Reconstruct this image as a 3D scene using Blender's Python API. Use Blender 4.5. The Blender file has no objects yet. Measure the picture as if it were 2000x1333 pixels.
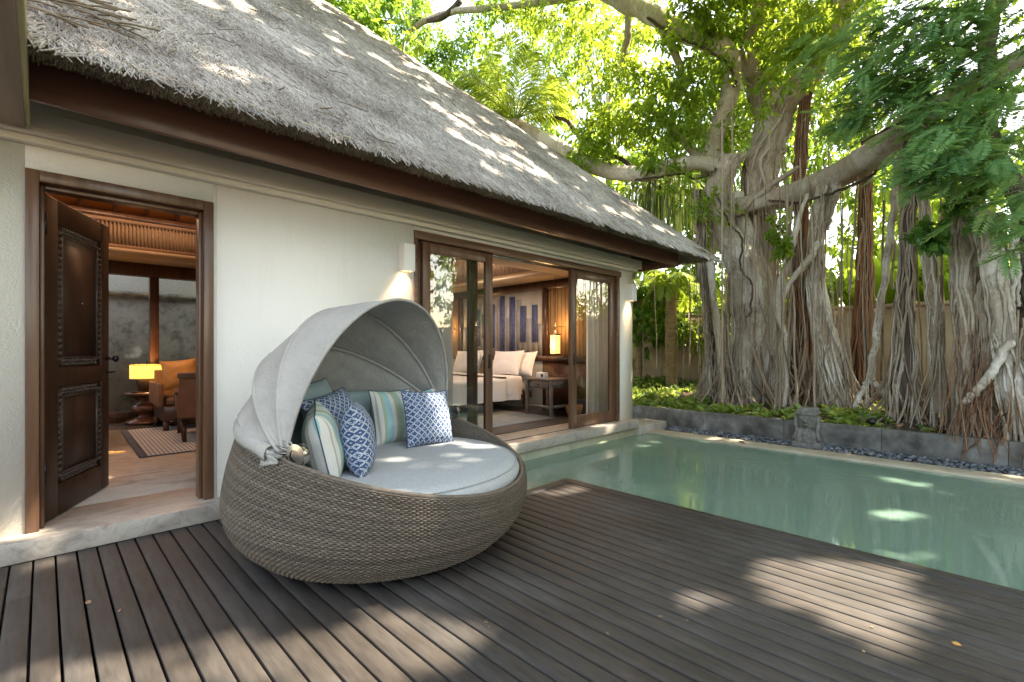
import bpy, math, random
import numpy as np
from mathutils import Vector, Matrix, noise

random.seed(7)
RNG = np.random.default_rng(11)
PI = math.pi
S = bpy.context.scene

# ------------------------------------------------------------------ camera, sky, sun, exposure
CAMZ = 1.25; FPX = 930.0; HOR = 682.0
A0 = math.radians(45.46)
Fx, Fy = math.cos(A0), math.sin(A0)
Rx, Ry = math.sin(A0), -math.cos(A0)
cd = bpy.data.cameras.new('camera'); cam = bpy.data.objects.new('camera', cd); S.collection.objects.link(cam)
cam.location = (0, 0, CAMZ); cam.rotation_euler = (PI / 2, 0, A0 - PI / 2)
cd.sensor_width = 36; cd.lens = FPX / 2000 * 36
cd.shift_y = (HOR - 666.5) / 2000
cd.clip_end = 500; cd.clip_start = 0.05
S.camera = cam

SUNDIR = Vector((0.60, -0.40, 0.95)).normalized()          # towards the sun
w = bpy.data.worlds.new("World"); S.world = w; w.use_nodes = True
nt = w.node_tree
sky = nt.nodes.new('ShaderNodeTexSky'); sky.sky_type = 'NISHITA'; sky.sun_disc = False
sky.sun_elevation = math.asin(SUNDIR.z)
sky.sun_rotation = math.atan2(SUNDIR.x, SUNDIR.y)
sky.air_density = 1.0; sky.dust_density = 1.6
nt.nodes['Background'].inputs[1].default_value = 0.15
tn = nt.nodes.new('ShaderNodeMix'); tn.data_type = 'RGBA'; tn.blend_type = 'MULTIPLY'; tn.inputs[0].default_value = 1.0
tn.inputs[7].default_value = (1.22, 1.0, 0.75, 1)          # warm white balance of the picture
nt.links.new(sky.outputs[0], tn.inputs[6]); nt.links.new(tn.outputs[2], nt.nodes['Background'].inputs[0])
sd = bpy.data.lights.new('sun', 'SUN'); sd.energy = 3.8; sd.angle = math.radians(0.6); sd.color = (1.0, 0.87, 0.68)
so = bpy.data.objects.new('sun', sd); S.collection.objects.link(so)
so.rotation_euler = (-SUNDIR).to_track_quat('-Z', 'Y').to_euler()
so.location = (6, -4, 14)
S.view_settings.view_transform = 'Standard'; S.view_settings.look = 'None'
S.view_settings.gamma = 1; S.view_settings.exposure = 2.8
try:
    S.cycles.max_bounces = 10; S.cycles.diffuse_bounces = 5; S.cycles.transparent_max_bounces = 12
    S.cycles.caustics_reflective = False; S.cycles.caustics_refractive = False
    S.cycles.sample_clamp_indirect = 6.0; S.cycles.use_denoising = True
except Exception:
    pass

# ------------------------------------------------------------------ placing helpers
def at(u, v, x=None, y=None, z=None, d=None):
    k = u - 1000.0
    r = (FPX * Fx + k * Rx, FPX * Fy + k * Ry, HOR - v)
    if x is not None: t = x / r[0]
    elif y is not None: t = y / r[1]
    elif z is not None: t = (z - CAMZ) / r[2]
    else: t = d / FPX
    return Vector((t * r[0], t * r[1], CAMZ + t * r[2]))

def depth(p): return p[0] * Fx + p[1] * Fy

# ------------------------------------------------------------------ mesh buffer
class MB:
    def __init__(s): s.v = []; s.f = []; s.n = 0; s.uv = None
    def add(s, V, F):
        V = np.asarray(V, dtype=float).reshape(-1, 3); F = np.asarray(F, dtype=np.int64)
        s.v.append(V); s.f.append(F + s.n); s.n += len(V)
    def box(s, a, b, rot=None, org=None):
        x0, y0, z0 = a; x1, y1, z1 = b
        V = np.array([[x0,y0,z0],[x1,y0,z0],[x1,y1,z0],[x0,y1,z0],[x0,y0,z1],[x1,y0,z1],[x1,y1,z1],[x0,y1,z1]], float)
        if rot is not None:
            R = np.array(Matrix(rot)); V = V @ R.T
        if org is not None: V = V + np.array(org)
        s.add(V, [[0,3,2,1],[4,5,6,7],[0,1,5,4],[1,2,6,5],[2,3,7,6],[3,0,4,7]])
    def hexa(s, P): s.add(P, [[0,3,2,1],[4,5,6,7],[0,1,5,4],[1,2,6,5],[2,3,7,6],[3,0,4,7]])
    def tube(s, pts, rad, sides=8, caps=True, flute=0.0, fk=3, ph=0.0, close=False):
        P = np.array([tuple(p) for p in pts], float); n = len(P)
        rad = np.full(n, rad) if np.isscalar(rad) else np.asarray(rad, float)
        T = np.gradient(P, axis=0)
        if close: T = np.roll(P, -1, 0) - np.roll(P, 1, 0)
        T /= (np.linalg.norm(T, axis=1)[:, None] + 1e-9)
        ref = np.array([0, 0, 1.0]) if abs(T[0][2]) < 0.8 else np.array([1.0, 0, 0])
        N = np.cross(T[0], ref); N /= np.linalg.norm(N)
        Ns = [N]
        for i in range(1, n):
            N = N - T[i] * np.dot(N, T[i]); N /= (np.linalg.norm(N) + 1e-9); Ns.append(N)
        Ns = np.array(Ns); B = np.cross(T, Ns)
        a = np.linspace(0, 2 * PI, sides, endpoint=False)
        R = rad[:, None] * (1 + flute * np.sin(fk * a[None, :] + ph + np.arange(n)[:, None] * 0.35))
        V = P[:, None, :] + R[:, :, None] * (np.cos(a)[None, :, None] * Ns[:, None, :] + np.sin(a)[None, :, None] * B[:, None, :])
        V = V.reshape(-1, 3)
        i = np.arange(n if close else n - 1)[:, None]; j = np.arange(sides)[None, :]; j2 = (j + 1) % sides
        i2 = (i + 1) % n
        F = np.stack([i * sides + j, i * sides + j2, i2 * sides + j2, i2 * sides + j], -1).reshape(-1, 4)
        s.add(V, F)
        if caps and not close:
            c0 = s.n; s.add([P[0], P[-1]], np.zeros((0, 4), int))
            base = c0 - n * sides
            for jj in range(0, sides):
                k = (jj + 1) % sides
                s.f.append(np.array([[base + k, base + jj, c0, c0]]))
                e = base + (n - 1) * sides
                s.f.append(np.array([[e + jj, e + k, c0 + 1, c0 + 1]]))
    def cyl(s, c, r, z0, z1, sides=24, r2=None):
        s.tube([(c[0], c[1], z0), (c[0], c[1], z1)], [r, r2 if r2 is not None else r], sides)
    def lathe(s, c, prof, sides=32):
        P = np.array(prof, float); n = len(P); a = np.linspace(0, 2 * PI, sides, endpoint=False)
        V = np.stack([c[0] + P[:, 0][:, None] * np.cos(a), c[1] + P[:, 0][:, None] * np.sin(a), np.repeat((c[2] + P[:, 1])[:, None], sides, 1)], -1).reshape(-1, 3)
        i = np.arange(n - 1)[:, None]; j = np.arange(sides)[None, :]; j2 = (j + 1) % sides
        s.add(V, np.stack([i * sides + j, i * sides + j2, (i + 1) * sides + j2, (i + 1) * sides + j], -1).reshape(-1, 4))
    def grid(s, G):
        G = np.asarray(G, float); n, m = G.shape[:2]
        i = np.arange(n - 1)[:, None]; j = np.arange(m - 1)[None, :]
        s.add(G.reshape(-1, 3), np.stack([i * m + j, i * m + j + 1, (i + 1) * m + j + 1, (i + 1) * m + j], -1).reshape(-1, 4))
    def blob(s, c, r, seg=8, rings=6, R=None):
        th = np.linspace(0, PI, rings + 1); a = np.linspace(0, 2 * PI, seg, endpoint=False)
        V = np.stack([np.sin(th)[:, None] * np.cos(a), np.sin(th)[:, None] * np.sin(a), np.repeat(np.cos(th)[:, None], seg, 1)], -1).reshape(-1, 3) * np.array(r)
        if R is not None: V = V @ np.array(R).T
        V = V + np.array(c)
        i = np.arange(rings)[:, None]; j = np.arange(seg)[None, :]; j2 = (j + 1) % seg
        s.add(V, np.stack([i * seg + j, (i + 1) * seg + j, (i + 1) * seg + j2, i * seg + j2], -1).reshape(-1, 4))
    def build(s, name, m, parent=None, smooth=False, bevel=0.0, loc=None):
        V = np.concatenate(s.v); F = np.concatenate([f.reshape(-1, 4) for f in s.f])
        if loc is not None: V = V - np.array(loc)
        me = bpy.data.meshes.new(name)
        tri = F[:, 2] == F[:, 3]
        cnt = np.where(tri, 3, 4)
        mask = np.ones((len(F), 4), bool); mask[tri, 3] = False
        loops = F[mask]
        me.vertices.add(len(V)); me.vertices.foreach_set('co', V.astype(np.float32).ravel())
        me.loops.add(len(loops)); me.loops.foreach_set('vertex_index', loops.astype(np.int32))
        me.polygons.add(len(F)); st = np.concatenate([[0], np.cumsum(cnt)[:-1]])
        me.polygons.foreach_set('loop_start', st.astype(np.int32))
        if smooth: me.polygons.foreach_set('use_smooth', np.ones(len(F), bool))
        me.update(calc_edges=True); me.validate()
        o = bpy.data.objects.new(name, me); S.collection.objects.link(o)
        if m is not None: me.materials.append(m)
        if parent is not None: o.parent = parent
        if loc is not None: o.location = loc
        if bevel > 0:
            b = o.modifiers.new('bevel', 'BEVEL'); b.width = bevel; b.segments = 2; b.limit_method = 'ANGLE'
        return o

def thing(name, label, cat, loc=(0, 0, 0), group=None, rz=0):
    o = bpy.data.objects.new(name, None); S.collection.objects.link(o)
    o.location = loc; o.rotation_euler = (0, 0, rz)
    o['label'] = label; o['category'] = cat
    if group: o['group'] = group
    return o
def tag(o, label, cat, group=None, kind=None):
    o['label'] = label; o['category'] = cat
    if group: o['group'] = group
    if kind: o['kind'] = kind
    return o
def struct(o): o['kind'] = 'structure'; return o

# ------------------------------------------------------------------ materials
def new_mat(name):
    m = bpy.data.materials.new(name); m.use_nodes = True
    return m, m.node_tree, m.node_tree.nodes['Principled BSDF']
def lnk(t, a, b): t.links.new(a, b)
def node(t, kind, **kw):
    n = t.nodes.new(kind)
    for k, v in kw.items(): setattr(n, k, v)
    return n
def coords(t, stretch=(1, 1, 1), rot=(0, 0, 0)):
    tc = node(t, 'ShaderNodeTexCoord'); mp = node(t, 'ShaderNodeMapping')
    mp.inputs['Scale'].default_value = stretch; mp.inputs['Rotation'].default_value = rot
    lnk(t, tc.outputs['Object'], mp.inputs[0]); return mp.outputs[0]
def noise_n(t, vec, scale, detail=5, rough=0.55, dist=0.0):
    n = node(t, 'ShaderNodeTexNoise'); n.inputs['Scale'].default_value = scale; n.inputs['Detail'].default_value = detail
    n.inputs['Roughness'].default_value = rough; n.inputs['Distortion'].default_value = dist
    lnk(t, vec, n.inputs['Vector']); return n.outputs['Fac']
def ramp(t, fac, stops, interp='LINEAR'):
    r = node(t, 'ShaderNodeValToRGB'); r.color_ramp.interpolation = interp
    e = r.color_ramp.elements
    while len(e) > 1: e.remove(e[-1])
    e[0].position = stops[0][0]; e[0].color = (*stops[0][1], 1)
    for p, c in stops[1:]:
        q = e.new(p); q.color = (*c, 1)
    lnk(t, fac, r.inputs[0]); return r.outputs[0]
def mixc(t, a, b, fac, mode='MIX'):
    n = node(t, 'ShaderNodeMix'); n.data_type = 'RGBA'; n.blend_type = mode
    if isinstance(fac, (int, float)): n.inputs[0].default_value = fac
    else: lnk(t, fac, n.inputs[0])
    for i, s_ in ((6, a), (7, b)):
        if isinstance(s_, tuple): n.inputs[i].default_value = (*s_, 1)
        else: lnk(t, s_, n.inputs[i])
    return n.outputs[2]
def mth(t, op, a, b=None, c=None):
    n = node(t, 'ShaderNodeMath'); n.operation = op
    for i, s_ in enumerate((a, b, c)):
        if s_ is None: continue
        if isinstance(s_, (int, float)): n.inputs[i].default_value = s_
        else: lnk(t, s_, n.inputs[i])
    return n.outputs[0]
def bump(t, p, h, strength=0.3, dist=0.01):
    b = node(t, 'ShaderNodeBump'); b.inputs['Strength'].default_value = strength; b.inputs['Distance'].default_value = dist
    lnk(t, h, b.inputs['Height']); lnk(t, b.outputs[0], p.inputs['Normal'])

def mat(name, c1, c2=None, scale=4, stretch=(1, 1, 1), rough=0.7, bstr=0.0, bscale=None, bdist=0.01, island=0.0, detail=5, metal=0.0, spec=0.4, c3=None, coat=0, lo=0.3, hi=0.7, rot=(0,0,0)):
    m, t, p = new_mat(name)
    v = coords(t, stretch, rot)
    c2 = c2 or tuple(x * 0.75 for x in c1)
    f = noise_n(t, v, scale, detail)
    stops = [(lo, c2), (hi, c1)]
    if c3: stops = [(lo, c2), ((lo + hi) / 2, c1), (hi, c3)]
    col = ramp(t, f, stops)
    if island > 0:
        g = node(t, 'ShaderNodeNewGeometry')
        k = mth(t, 'MULTIPLY_ADD', g.outputs['Random Per Island'], 2 * island, 1 - island)
        cm = node(t, 'ShaderNodeCombineColor')
        for i in range(3): lnk(t, k, cm.inputs[i])
        col = mixc(t, col, cm.outputs[0], 1.0, 'MULTIPLY')
    lnk(t, col, p.inputs['Base Color'])
    p.inputs['Roughness'].default_value = rough; p.inputs['Metallic'].default_value = metal
    p.inputs['Specular IOR Level'].default_value = spec
    if coat: p.inputs['Coat Weight'].default_value = coat; p.inputs['Coat Roughness'].default_value = 0.15
    if bstr > 0:
        h = noise_n(t, v, bscale or scale * 4, 6, 0.65)
        bump(t, p, h, bstr, bdist)
    return m

def leaf_mat(name, ca, cb, trans=0.45, tcol=None, nscale=0.9, rough=0.42):
    m, t, p = new_mat(name)
    g = node(t, 'ShaderNodeNewGeometry')
    v = coords(t); f = noise_n(t, v, nscale, 3)
    k = mth(t, 'ADD', mth(t, 'MULTIPLY', f, 0.7), mth(t, 'MULTIPLY', g.outputs['Random Per Island'], 0.45))
    col = ramp(t, k, [(0.28, ca), (0.82, cb)])
    lnk(t, col, p.inputs['Base Color']); p.inputs['Roughness'].default_value = rough
    p.inputs['Specular IOR Level'].default_value = 0.45
    tr = node(t, 'ShaderNodeBsdfTranslucent')
    tc = tcol or tuple(min(1, x * 2.2) for x in cb)
    lnk(t, ramp(t, k, [(0.25, tuple(x * 0.6 for x in tc)), (0.8, tc)]), tr.inputs[0])
    mx = node(t, 'ShaderNodeMixShader'); mx.inputs[0].default_value = trans
    lnk(t, p.outputs[0], mx.inputs[1]); lnk(t, tr.outputs[0], mx.inputs[2])
    lnk(t, mx.outputs[0], t.nodes['Material Output'].inputs[0])
    return m

def wood(name, c1, c2, rough=0.4, axis='z', scale=3.0, bstr=0.1, coat=0.2):
    st = {'x': (0.12, 2.2, 2.2), 'y': (2.2, 0.12, 2.2), 'z': (2.2, 2.2, 0.12)}[axis]
    return mat(name, c1, c2, scale=scale * 3, stretch=st, rough=rough, bstr=bstr, bscale=scale * 9, bdist=0.003, detail=8, coat=coat, lo=0.35, hi=0.65)

M = {}
M['plaster'] = mat('plaster', (0.87, 0.85, 0.81), (0.83, 0.81, 0.77), scale=1.2, rough=0.9, bstr=0.9, bscale=90, bdist=0.004, spec=0.15)
_t = M['plaster'].node_tree; _p = _t.nodes['Principled BSDF']
_l = _p.inputs['Base Color'].links[0].from_socket
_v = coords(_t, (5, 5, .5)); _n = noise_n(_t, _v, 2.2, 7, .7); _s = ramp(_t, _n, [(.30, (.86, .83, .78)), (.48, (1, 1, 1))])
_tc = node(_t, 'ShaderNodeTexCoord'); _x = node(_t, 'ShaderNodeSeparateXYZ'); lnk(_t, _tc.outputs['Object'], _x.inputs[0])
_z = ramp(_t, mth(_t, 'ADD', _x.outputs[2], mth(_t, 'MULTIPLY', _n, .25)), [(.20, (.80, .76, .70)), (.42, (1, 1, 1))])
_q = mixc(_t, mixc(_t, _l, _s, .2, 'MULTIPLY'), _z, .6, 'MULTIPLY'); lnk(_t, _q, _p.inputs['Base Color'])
M['plaster_smooth'] = mat('plaster_smooth', (0.78, 0.74, 0.66), (0.72, 0.68, 0.60), scale=1.5, rough=0.85, bstr=0.25, bscale=60, bdist=0.002, spec=0.15)
M['cornice'] = mat('cornice', (0.72, 0.67, 0.59), (0.66, 0.61, 0.53), scale=2, rough=0.9, bstr=0.8, bscale=110, bdist=0.004, spec=0.15)
M['dark_wood'] = wood('dark_wood', (0.085, 0.040, 0.022), (0.045, 0.020, 0.012))
M['door_wood'] = wood('door_wood', (0.062, 0.030, 0.018), (0.034, 0.017, 0.010), rough=0.45, coat=.08)
M['carving'] = mat('carving', (0.09, 0.068, 0.056), (0.045, 0.033, 0.027), scale=20, rough=0.5, spec=0.5)
M['frame_wood'] = wood('frame_wood', (0.16, 0.085, 0.048), (0.085, 0.042, 0.024), rough=0.35)
M['frame_wood_x'] = wood('frame_wood_x', (0.16, 0.085, 0.048), (0.085, 0.042, 0.024), rough=0.35, axis='x')
M['fascia'] = wood('fascia', (0.19, 0.085, 0.06), (0.13, 0.058, 0.042), rough=0.35, axis='x', scale=1.4)
M['soffit'] = mat('soffit', (0.10, 0.065, 0.04), (0.06, 0.04, 0.025), scale=3, rough=0.7)
M['thatch_base'] = mat('thatch_base', (0.16, 0.145, 0.13), (0.08, 0.07, 0.06), scale=30, rough=0.95, bstr=1, bscale=60, bdist=0.03)
M['thatch'] = mat('thatch', (0.36, 0.335, 0.305), (0.20, 0.18, 0.16), scale=1.1, rough=0.85, island=0.38, spec=0.15, detail=6, c3=(0.48, 0.45, 0.415))
M['fringe'] = mat('fringe', (0.46, 0.39, 0.28), (0.23, 0.185, 0.13), scale=2.5, rough=0.9, island=0.5, spec=0.1)
M['twig'] = mat('twig', (0.20, 0.155, 0.10), (0.12, 0.09, 0.06), scale=9, rough=0.9)
def bark_mat(name, lo_, mid, hi_, lichen, amt, vs=1.0):
    m, t, p = new_mat(name)
    v = coords(t, (1, 1, .55)); v2 = coords(t, (7 * vs, 7 * vs, .8)); v3 = coords(t, (1.5, 1.5, 4))
    big = noise_n(t, v, 1.7, 6, .65, .4); stk = noise_n(t, v2, 2.2, 6, .7); fin = noise_n(t, v, 26, 6, .7); band = noise_n(t, v3, 6, 5, .7)
    g = node(t, 'ShaderNodeNewGeometry')
    k = mth(t, 'ADD', mth(t, 'MULTIPLY', stk, .55), mth(t, 'MULTIPLY', g.outputs['Random Per Island'], .32))
    k = mth(t, 'ADD', k, mth(t, 'MULTIPLY', fin, .22))
    c = ramp(t, k, [(.30, lo_), (.55, mid), (.80, hi_)])
    li = ramp(t, mth(t, 'ADD', mth(t, 'MULTIPLY', big, .8), mth(t, 'MULTIPLY', fin, .25)), [(.52, (0,) * 3), (.60, (1,) * 3)])
    lk = mth(t, 'MULTIPLY', li, amt)
    c = mixc(t, c, lichen, lk)
    c = mixc(t, c, ramp(t, band, [(.30, (.6, .56, .52)), (.46, (1, 1, 1))]), .35, 'MULTIPLY')
    lnk(t, c, p.inputs['Base Color']); p.inputs['Roughness'].default_value = .92; p.inputs['Specular IOR Level'].default_value = .15
    h = mth(t, 'ADD', mth(t, 'MULTIPLY', stk, .7), mth(t, 'ADD', mth(t, 'MULTIPLY', fin, .5), mth(t, 'MULTIPLY', band, .15)))
    bump(t, p, h, 1.0, .035)
    return m
M['bark'] = bark_mat('bark', (0.12, 0.088, 0.062), (0.36, 0.295, 0.23), (0.55, 0.475, 0.39), (0.62, 0.58, 0.52), .5)
M['bark_pale'] = bark_mat('bark_pale', (0.18, 0.14, 0.10), (0.46, 0.40, 0.33), (0.64, 0.58, 0.50), (0.74, 0.70, 0.64), .8, .7)
M['bark_red'] = bark_mat('bark_red', (0.08, 0.038, 0.022), (0.28, 0.14, 0.08), (0.44, 0.26, 0.15), (0.3, 0.2, 0.13), .3, 1.4)
M['root'] = bark_mat('root', (0.10, 0.07, 0.05), (0.31, 0.24, 0.18), (0.50, 0.41, 0.32), (0.5, 0.45, 0.38), .3)
M['bark_dark'] = mat('bark_dark', (0.13, 0.10, 0.08), (0.05, 0.038, 0.03), scale=6, stretch=(2, 2, 0.6), rough=0.9, bstr=0.8, bscale=18, bdist=0.02, spec=0.1)
M['leaf_ficus'] = leaf_mat('leaf_ficus', (0.05, 0.13, 0.022), (0.17, 0.29, 0.035), 0.5, (0.55, 0.70, 0.06))
M['leaf_lime'] = leaf_mat('leaf_lime', (0.12, 0.20, 0.02), (0.30, 0.40, 0.03), 0.58, (0.46, 0.66, 0.06))
M['leaf_back'] = leaf_mat('leaf_back', (0.05, 0.13, 0.02), (0.18, 0.29, 0.035), 0.52, (0.34, 0.52, 0.055))
M['leaf_feather'] = leaf_mat('leaf_feather', (0.08, 0.20, 0.10), (0.22, 0.38, 0.14), 0.45, (0.48, 0.70, 0.18))
M['leaf_palm'] = leaf_mat('leaf_palm', (0.09, 0.16, 0.025), (0.24, 0.33, 0.05), 0.5, (0.62, 0.74, 0.09), rough=0.3)
M['leaf_ground'] = leaf_mat('leaf_ground', (0.04, 0.11, 0.025), (0.24, 0.32, 0.07), 0.4, (0.50, 0.62, 0.10), nscale=3.5)
M['leaf_broad'] = leaf_mat('leaf_broad', (0.03, 0.10, 0.025), (0.08, 0.20, 0.04), 0.35, (0.30, 0.50, 0.08), rough=0.3)
M['litter'] = mat('litter', (0.30, 0.19, 0.10), (0.14, 0.08, 0.05), scale=9, rough=0.9, island=0.5)
M['soil'] = mat('soil', (0.11, 0.075, 0.05), (0.05, 0.035, 0.025), scale=9, rough=1.0, bstr=1, bscale=30, bdist=0.05)
M['tan_wall'] = mat('tan_wall', (0.36, 0.27, 0.17), (0.24, 0.18, 0.115), scale=0.9, rough=0.95, bstr=0.4, bscale=25, spec=0.1, c3=(0.42, 0.34, 0.24))
M['planter'] = mat('planter', (0.15, 0.145, 0.135), (0.05, 0.048, 0.044), scale=3.4, rough=0.75, bstr=0.5, bscale=22, bdist=0.01, c3=(0.34, 0.34, 0.33), lo=0.35, hi=0.78)
M['statue'] = mat('statue', (0.26, 0.25, 0.225), (0.09, 0.088, 0.08), scale=18, rough=0.85, bstr=0.8, bscale=50, bdist=0.01)
M['coping'] = mat('coping', (0.50, 0.44, 0.34), (0.38, 0.33, 0.25), scale=3, rough=0.6, bstr=0.1)
M['pool'] = mat('pool', (0.34, 0.64, 0.52), (0.24, 0.50, 0.41), scale=2.5, rough=0.7)
M['shelf'] = mat('shelf', (0.85, 0.82, 0.66), (0.76, 0.73, 0.58), scale=3, rough=0.7)
M['pool_wall'] = mat('pool_wall', (0.40, 0.40, 0.29), (0.26, 0.29, 0.20), scale=7, rough=0.7, bstr=0.3)
M['pebble'] = mat('pebble', (0.17, 0.18, 0.20), (0.07, 0.075, 0.09), scale=9, rough=0.5, island=0.65)
M['white'] = mat('white', (0.78, 0.76, 0.73), (0.74, 0.72, 0.69), rough=0.7)
M['linen'] = mat('linen', (0.80, 0.78, 0.77), (0.74, 0.72, 0.72), scale=6, rough=0.9, bstr=0.2, bscale=5, bdist=0.04)
M['fabric'] = mat('fabric', (0.40, 0.385, 0.36), (0.34, 0.33, 0.31), scale=6, rough=0.92, bstr=0.5, bscale=5, bdist=0.06, spec=0.15)
M['cushion'] = mat('cushion', (0.46, 0.48, 0.49), (0.30, 0.32, 0.33), scale=90, rough=0.95, bstr=0.3, bscale=240, bdist=0.003, spec=0.1, lo=0.2, hi=0.75)
M['backcush'] = mat('backcush', (0.28, 0.36, 0.37), (0.24, 0.31, 0.32), scale=9, rough=0.92, bstr=0.2, bscale=90, bdist=0.002)
M['piping'] = mat('piping', (0.05, 0.07, 0.12), rough=0.8)
M['chrome'] = mat('chrome', (0.45, 0.43, 0.40), (0.38, 0.36, 0.33), rough=0.18, metal=1.0)
M['black'] = mat('black', (0.012, 0.011, 0.010), rough=0.35)
M['wicker_in'] = mat('wicker_in', (0.12, 0.10, 0.075), (0.06, 0.05, 0.04), scale=60, rough=0.8, bstr=.6, bscale=120)
M['wicker'] = mat('wicker', (0.165, 0.135, 0.105), (0.085, 0.067, 0.052), scale=30, stretch=(1, 1, 4), rough=0.55, island=0.28, spec=0.35)
M['stake'] = mat('stake', (0.10, 0.08, 0.062), rough=0.7)
M['bamboo_wall'] = mat('bamboo_wall', (0.50, 0.30, 0.12), (0.32, 0.18, 0.07), scale=7, stretch=(1, 1.6, 0.5), rough=0.6)
M['woven_ceiling'] = mat('woven_ceiling', (0.85, 0.38, 0.07), (0.76, 0.32, 0.05), scale=70, stretch=(1, 1, 1), rough=0.8)
M['beige_lacquer'] = mat('beige_lacquer', (0.34, 0.25, 0.17), (0.30, 0.22, 0.15), rough=0.6)
M['frieze'] = mat('frieze', (0.20, 0.125, 0.075), (0.17, 0.105, 0.065), rough=0.6)
M['art_grey'] = mat('art_grey', (0.50, 0.50, 0.48), rough=0.9)
M['art_tan'] = mat('art_tan', (0.34, 0.34, 0.34), rough=0.9)
M['gold_cloth'] = mat('gold_cloth', (0.62, 0.34, 0.10), (0.45, 0.22, 0.06), scale=8, rough=0.5, bstr=0.2)
M['leather'] = mat('leather', (0.26, 0.13, 0.07), (0.18, 0.085, 0.045), scale=8, rough=0.55, bstr=0.2)
M['clay'] = mat('clay', (0.18, 0.12, 0.09), rough=0.7)
M['bed_rug'] = mat('bed_rug', (0.36, 0.36, 0.33), (0.27, 0.29, 0.29), scale=5, rough=0.95, bstr=0.3, bscale=120)
M['curtain'] = None

def emat(name, col, strength, base=(0.8, 0.6, 0.3)):
    m, t, p = new_mat(name)
    p.inputs['Base Color'].default_value = (*base, 1)
    p.inputs['Emission Color'].default_value = (*col, 1); p.inputs['Emission Strength'].default_value = strength
    return m
M['shade'] = emat('shade', (1.0, 0.50, 0.09), 0.30, (.8, .45, .12))
M['lantern'] = emat('lantern', (1.0, 0.60, 0.17), 0.30, (.8, .5, .2))
M['glow'] = emat('glow', (1.0, 0.72, 0.40), 1.5)

def marble(name, base, vein, rough=0.12, sc=1.6, rot=(0, 0, 0.5)):
    m, t, p = new_mat(name)
    v = coords(t, (1, 2.2, 1), rot)
    f1 = noise_n(t, v, sc, 8, 0.6, 1.6); f2 = noise_n(t, v, sc * 4, 6, 0.6, 2.5)
    c = ramp(t, f1, [(0.3, vein), (0.5, base), (0.75, tuple(min(1, x * 1.15) for x in base))])
    c = mixc(t, c, ramp(t, f2, [(0.38, tuple(x * 0.6 for x in base)), (0.5, base)]), 0.45)
    lnk(t, c, p.inputs['Base Color']); p.inputs['Roughness'].default_value = rough
    return m
M['marble'] = marble('marble', (0.40, 0.365, 0.32), (0.13, 0.105, 0.09), 0.4, 2.6)
M['marble_floor'] = marble('marble_floor', (0.46, 0.42, 0.37), (0.16, 0.135, 0.115), 0.09, 1.4)

# deck planks: board to board differences and grey weathering
m, t, p = new_mat('deck'); M['deck'] = m
v = coords(t, (3.0, 0.35, 1))
g = node(t, 'ShaderNodeNewGeometry')
fine = noise_n(t, v, 14, 9, 0.7)
big = noise_n(t, coords(t, (1, 0.6, 1)), 1.3, 5, 0.6)
c = ramp(t, big, [(0.3, (0.040, 0.035, 0.031)), (0.5, (0.064, 0.058, 0.054)), (0.74, (0.108, 0.102, 0.098))])
c = mixc(t, c, ramp(t, fine, [(0.3, (0.45, 0.42, 0.40)), (0.62, (1.2, 1.15, 1.1))]), 0.75, 'MULTIPLY')
k = mth(t, 'MULTIPLY_ADD', g.outputs['Random Per Island'], 0.18, 0.91)
hue = ramp(t, g.outputs['Random Per Island'], [(0.0, (1.05, 0.98, 0.94)), (0.5, (1, 1, 1)), (1.0, (0.96, 0.99, 1.03))])
cc = node(t, 'ShaderNodeCombineColor')
for i in range(3): lnk(t, k, cc.inputs[i])
c = mixc(t, mixc(t, c, hue, 1.0, 'MULTIPLY'), cc.outputs[0], 1.0, 'MULTIPLY')
lnk(t, c, p.inputs['Base Color'])
lnk(t, ramp(t, big, [(0.3, (0.55,) * 3), (0.7, (0.75,) * 3)]), p.inputs['Roughness'])
bump(t, p, fine, 0.35, 0.004)

# stripes and blue ring print
def stripe_mat(name):
    m, t, p = new_mat(name)
    tc = node(t, 'ShaderNodeTexCoord'); sx = node(t, 'ShaderNodeSeparateXYZ'); lnk(t, tc.outputs['Object'], sx.inputs[0])
    f = mth(t, 'FRACT', mth(t, 'MULTIPLY_ADD', sx.outputs[0], 4.4, 0.5))
    W_, A_, G_, T_ = (0.62, 0.62, 0.58), (0.30, 0.50, 0.52), (0.36, 0.44, 0.30), (0.40, 0.40, 0.33)
    c = ramp(t, f, [(0, A_), (0.16, W_), (0.3, T_), (0.36, G_), (0.52, A_), (0.6, W_), (0.72, T_), (0.76, W_), (0.86, G_), (0.95, A_)], 'CONSTANT')
    lnk(t, c, p.inputs['Base Color']); p.inputs['Roughness'].default_value = 0.9
    bump(t, p, noise_n(t, tc.outputs['Object'], 9, 4), 0.25, 0.03)
    return m
M['stripe'] = stripe_mat('stripe')
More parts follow.
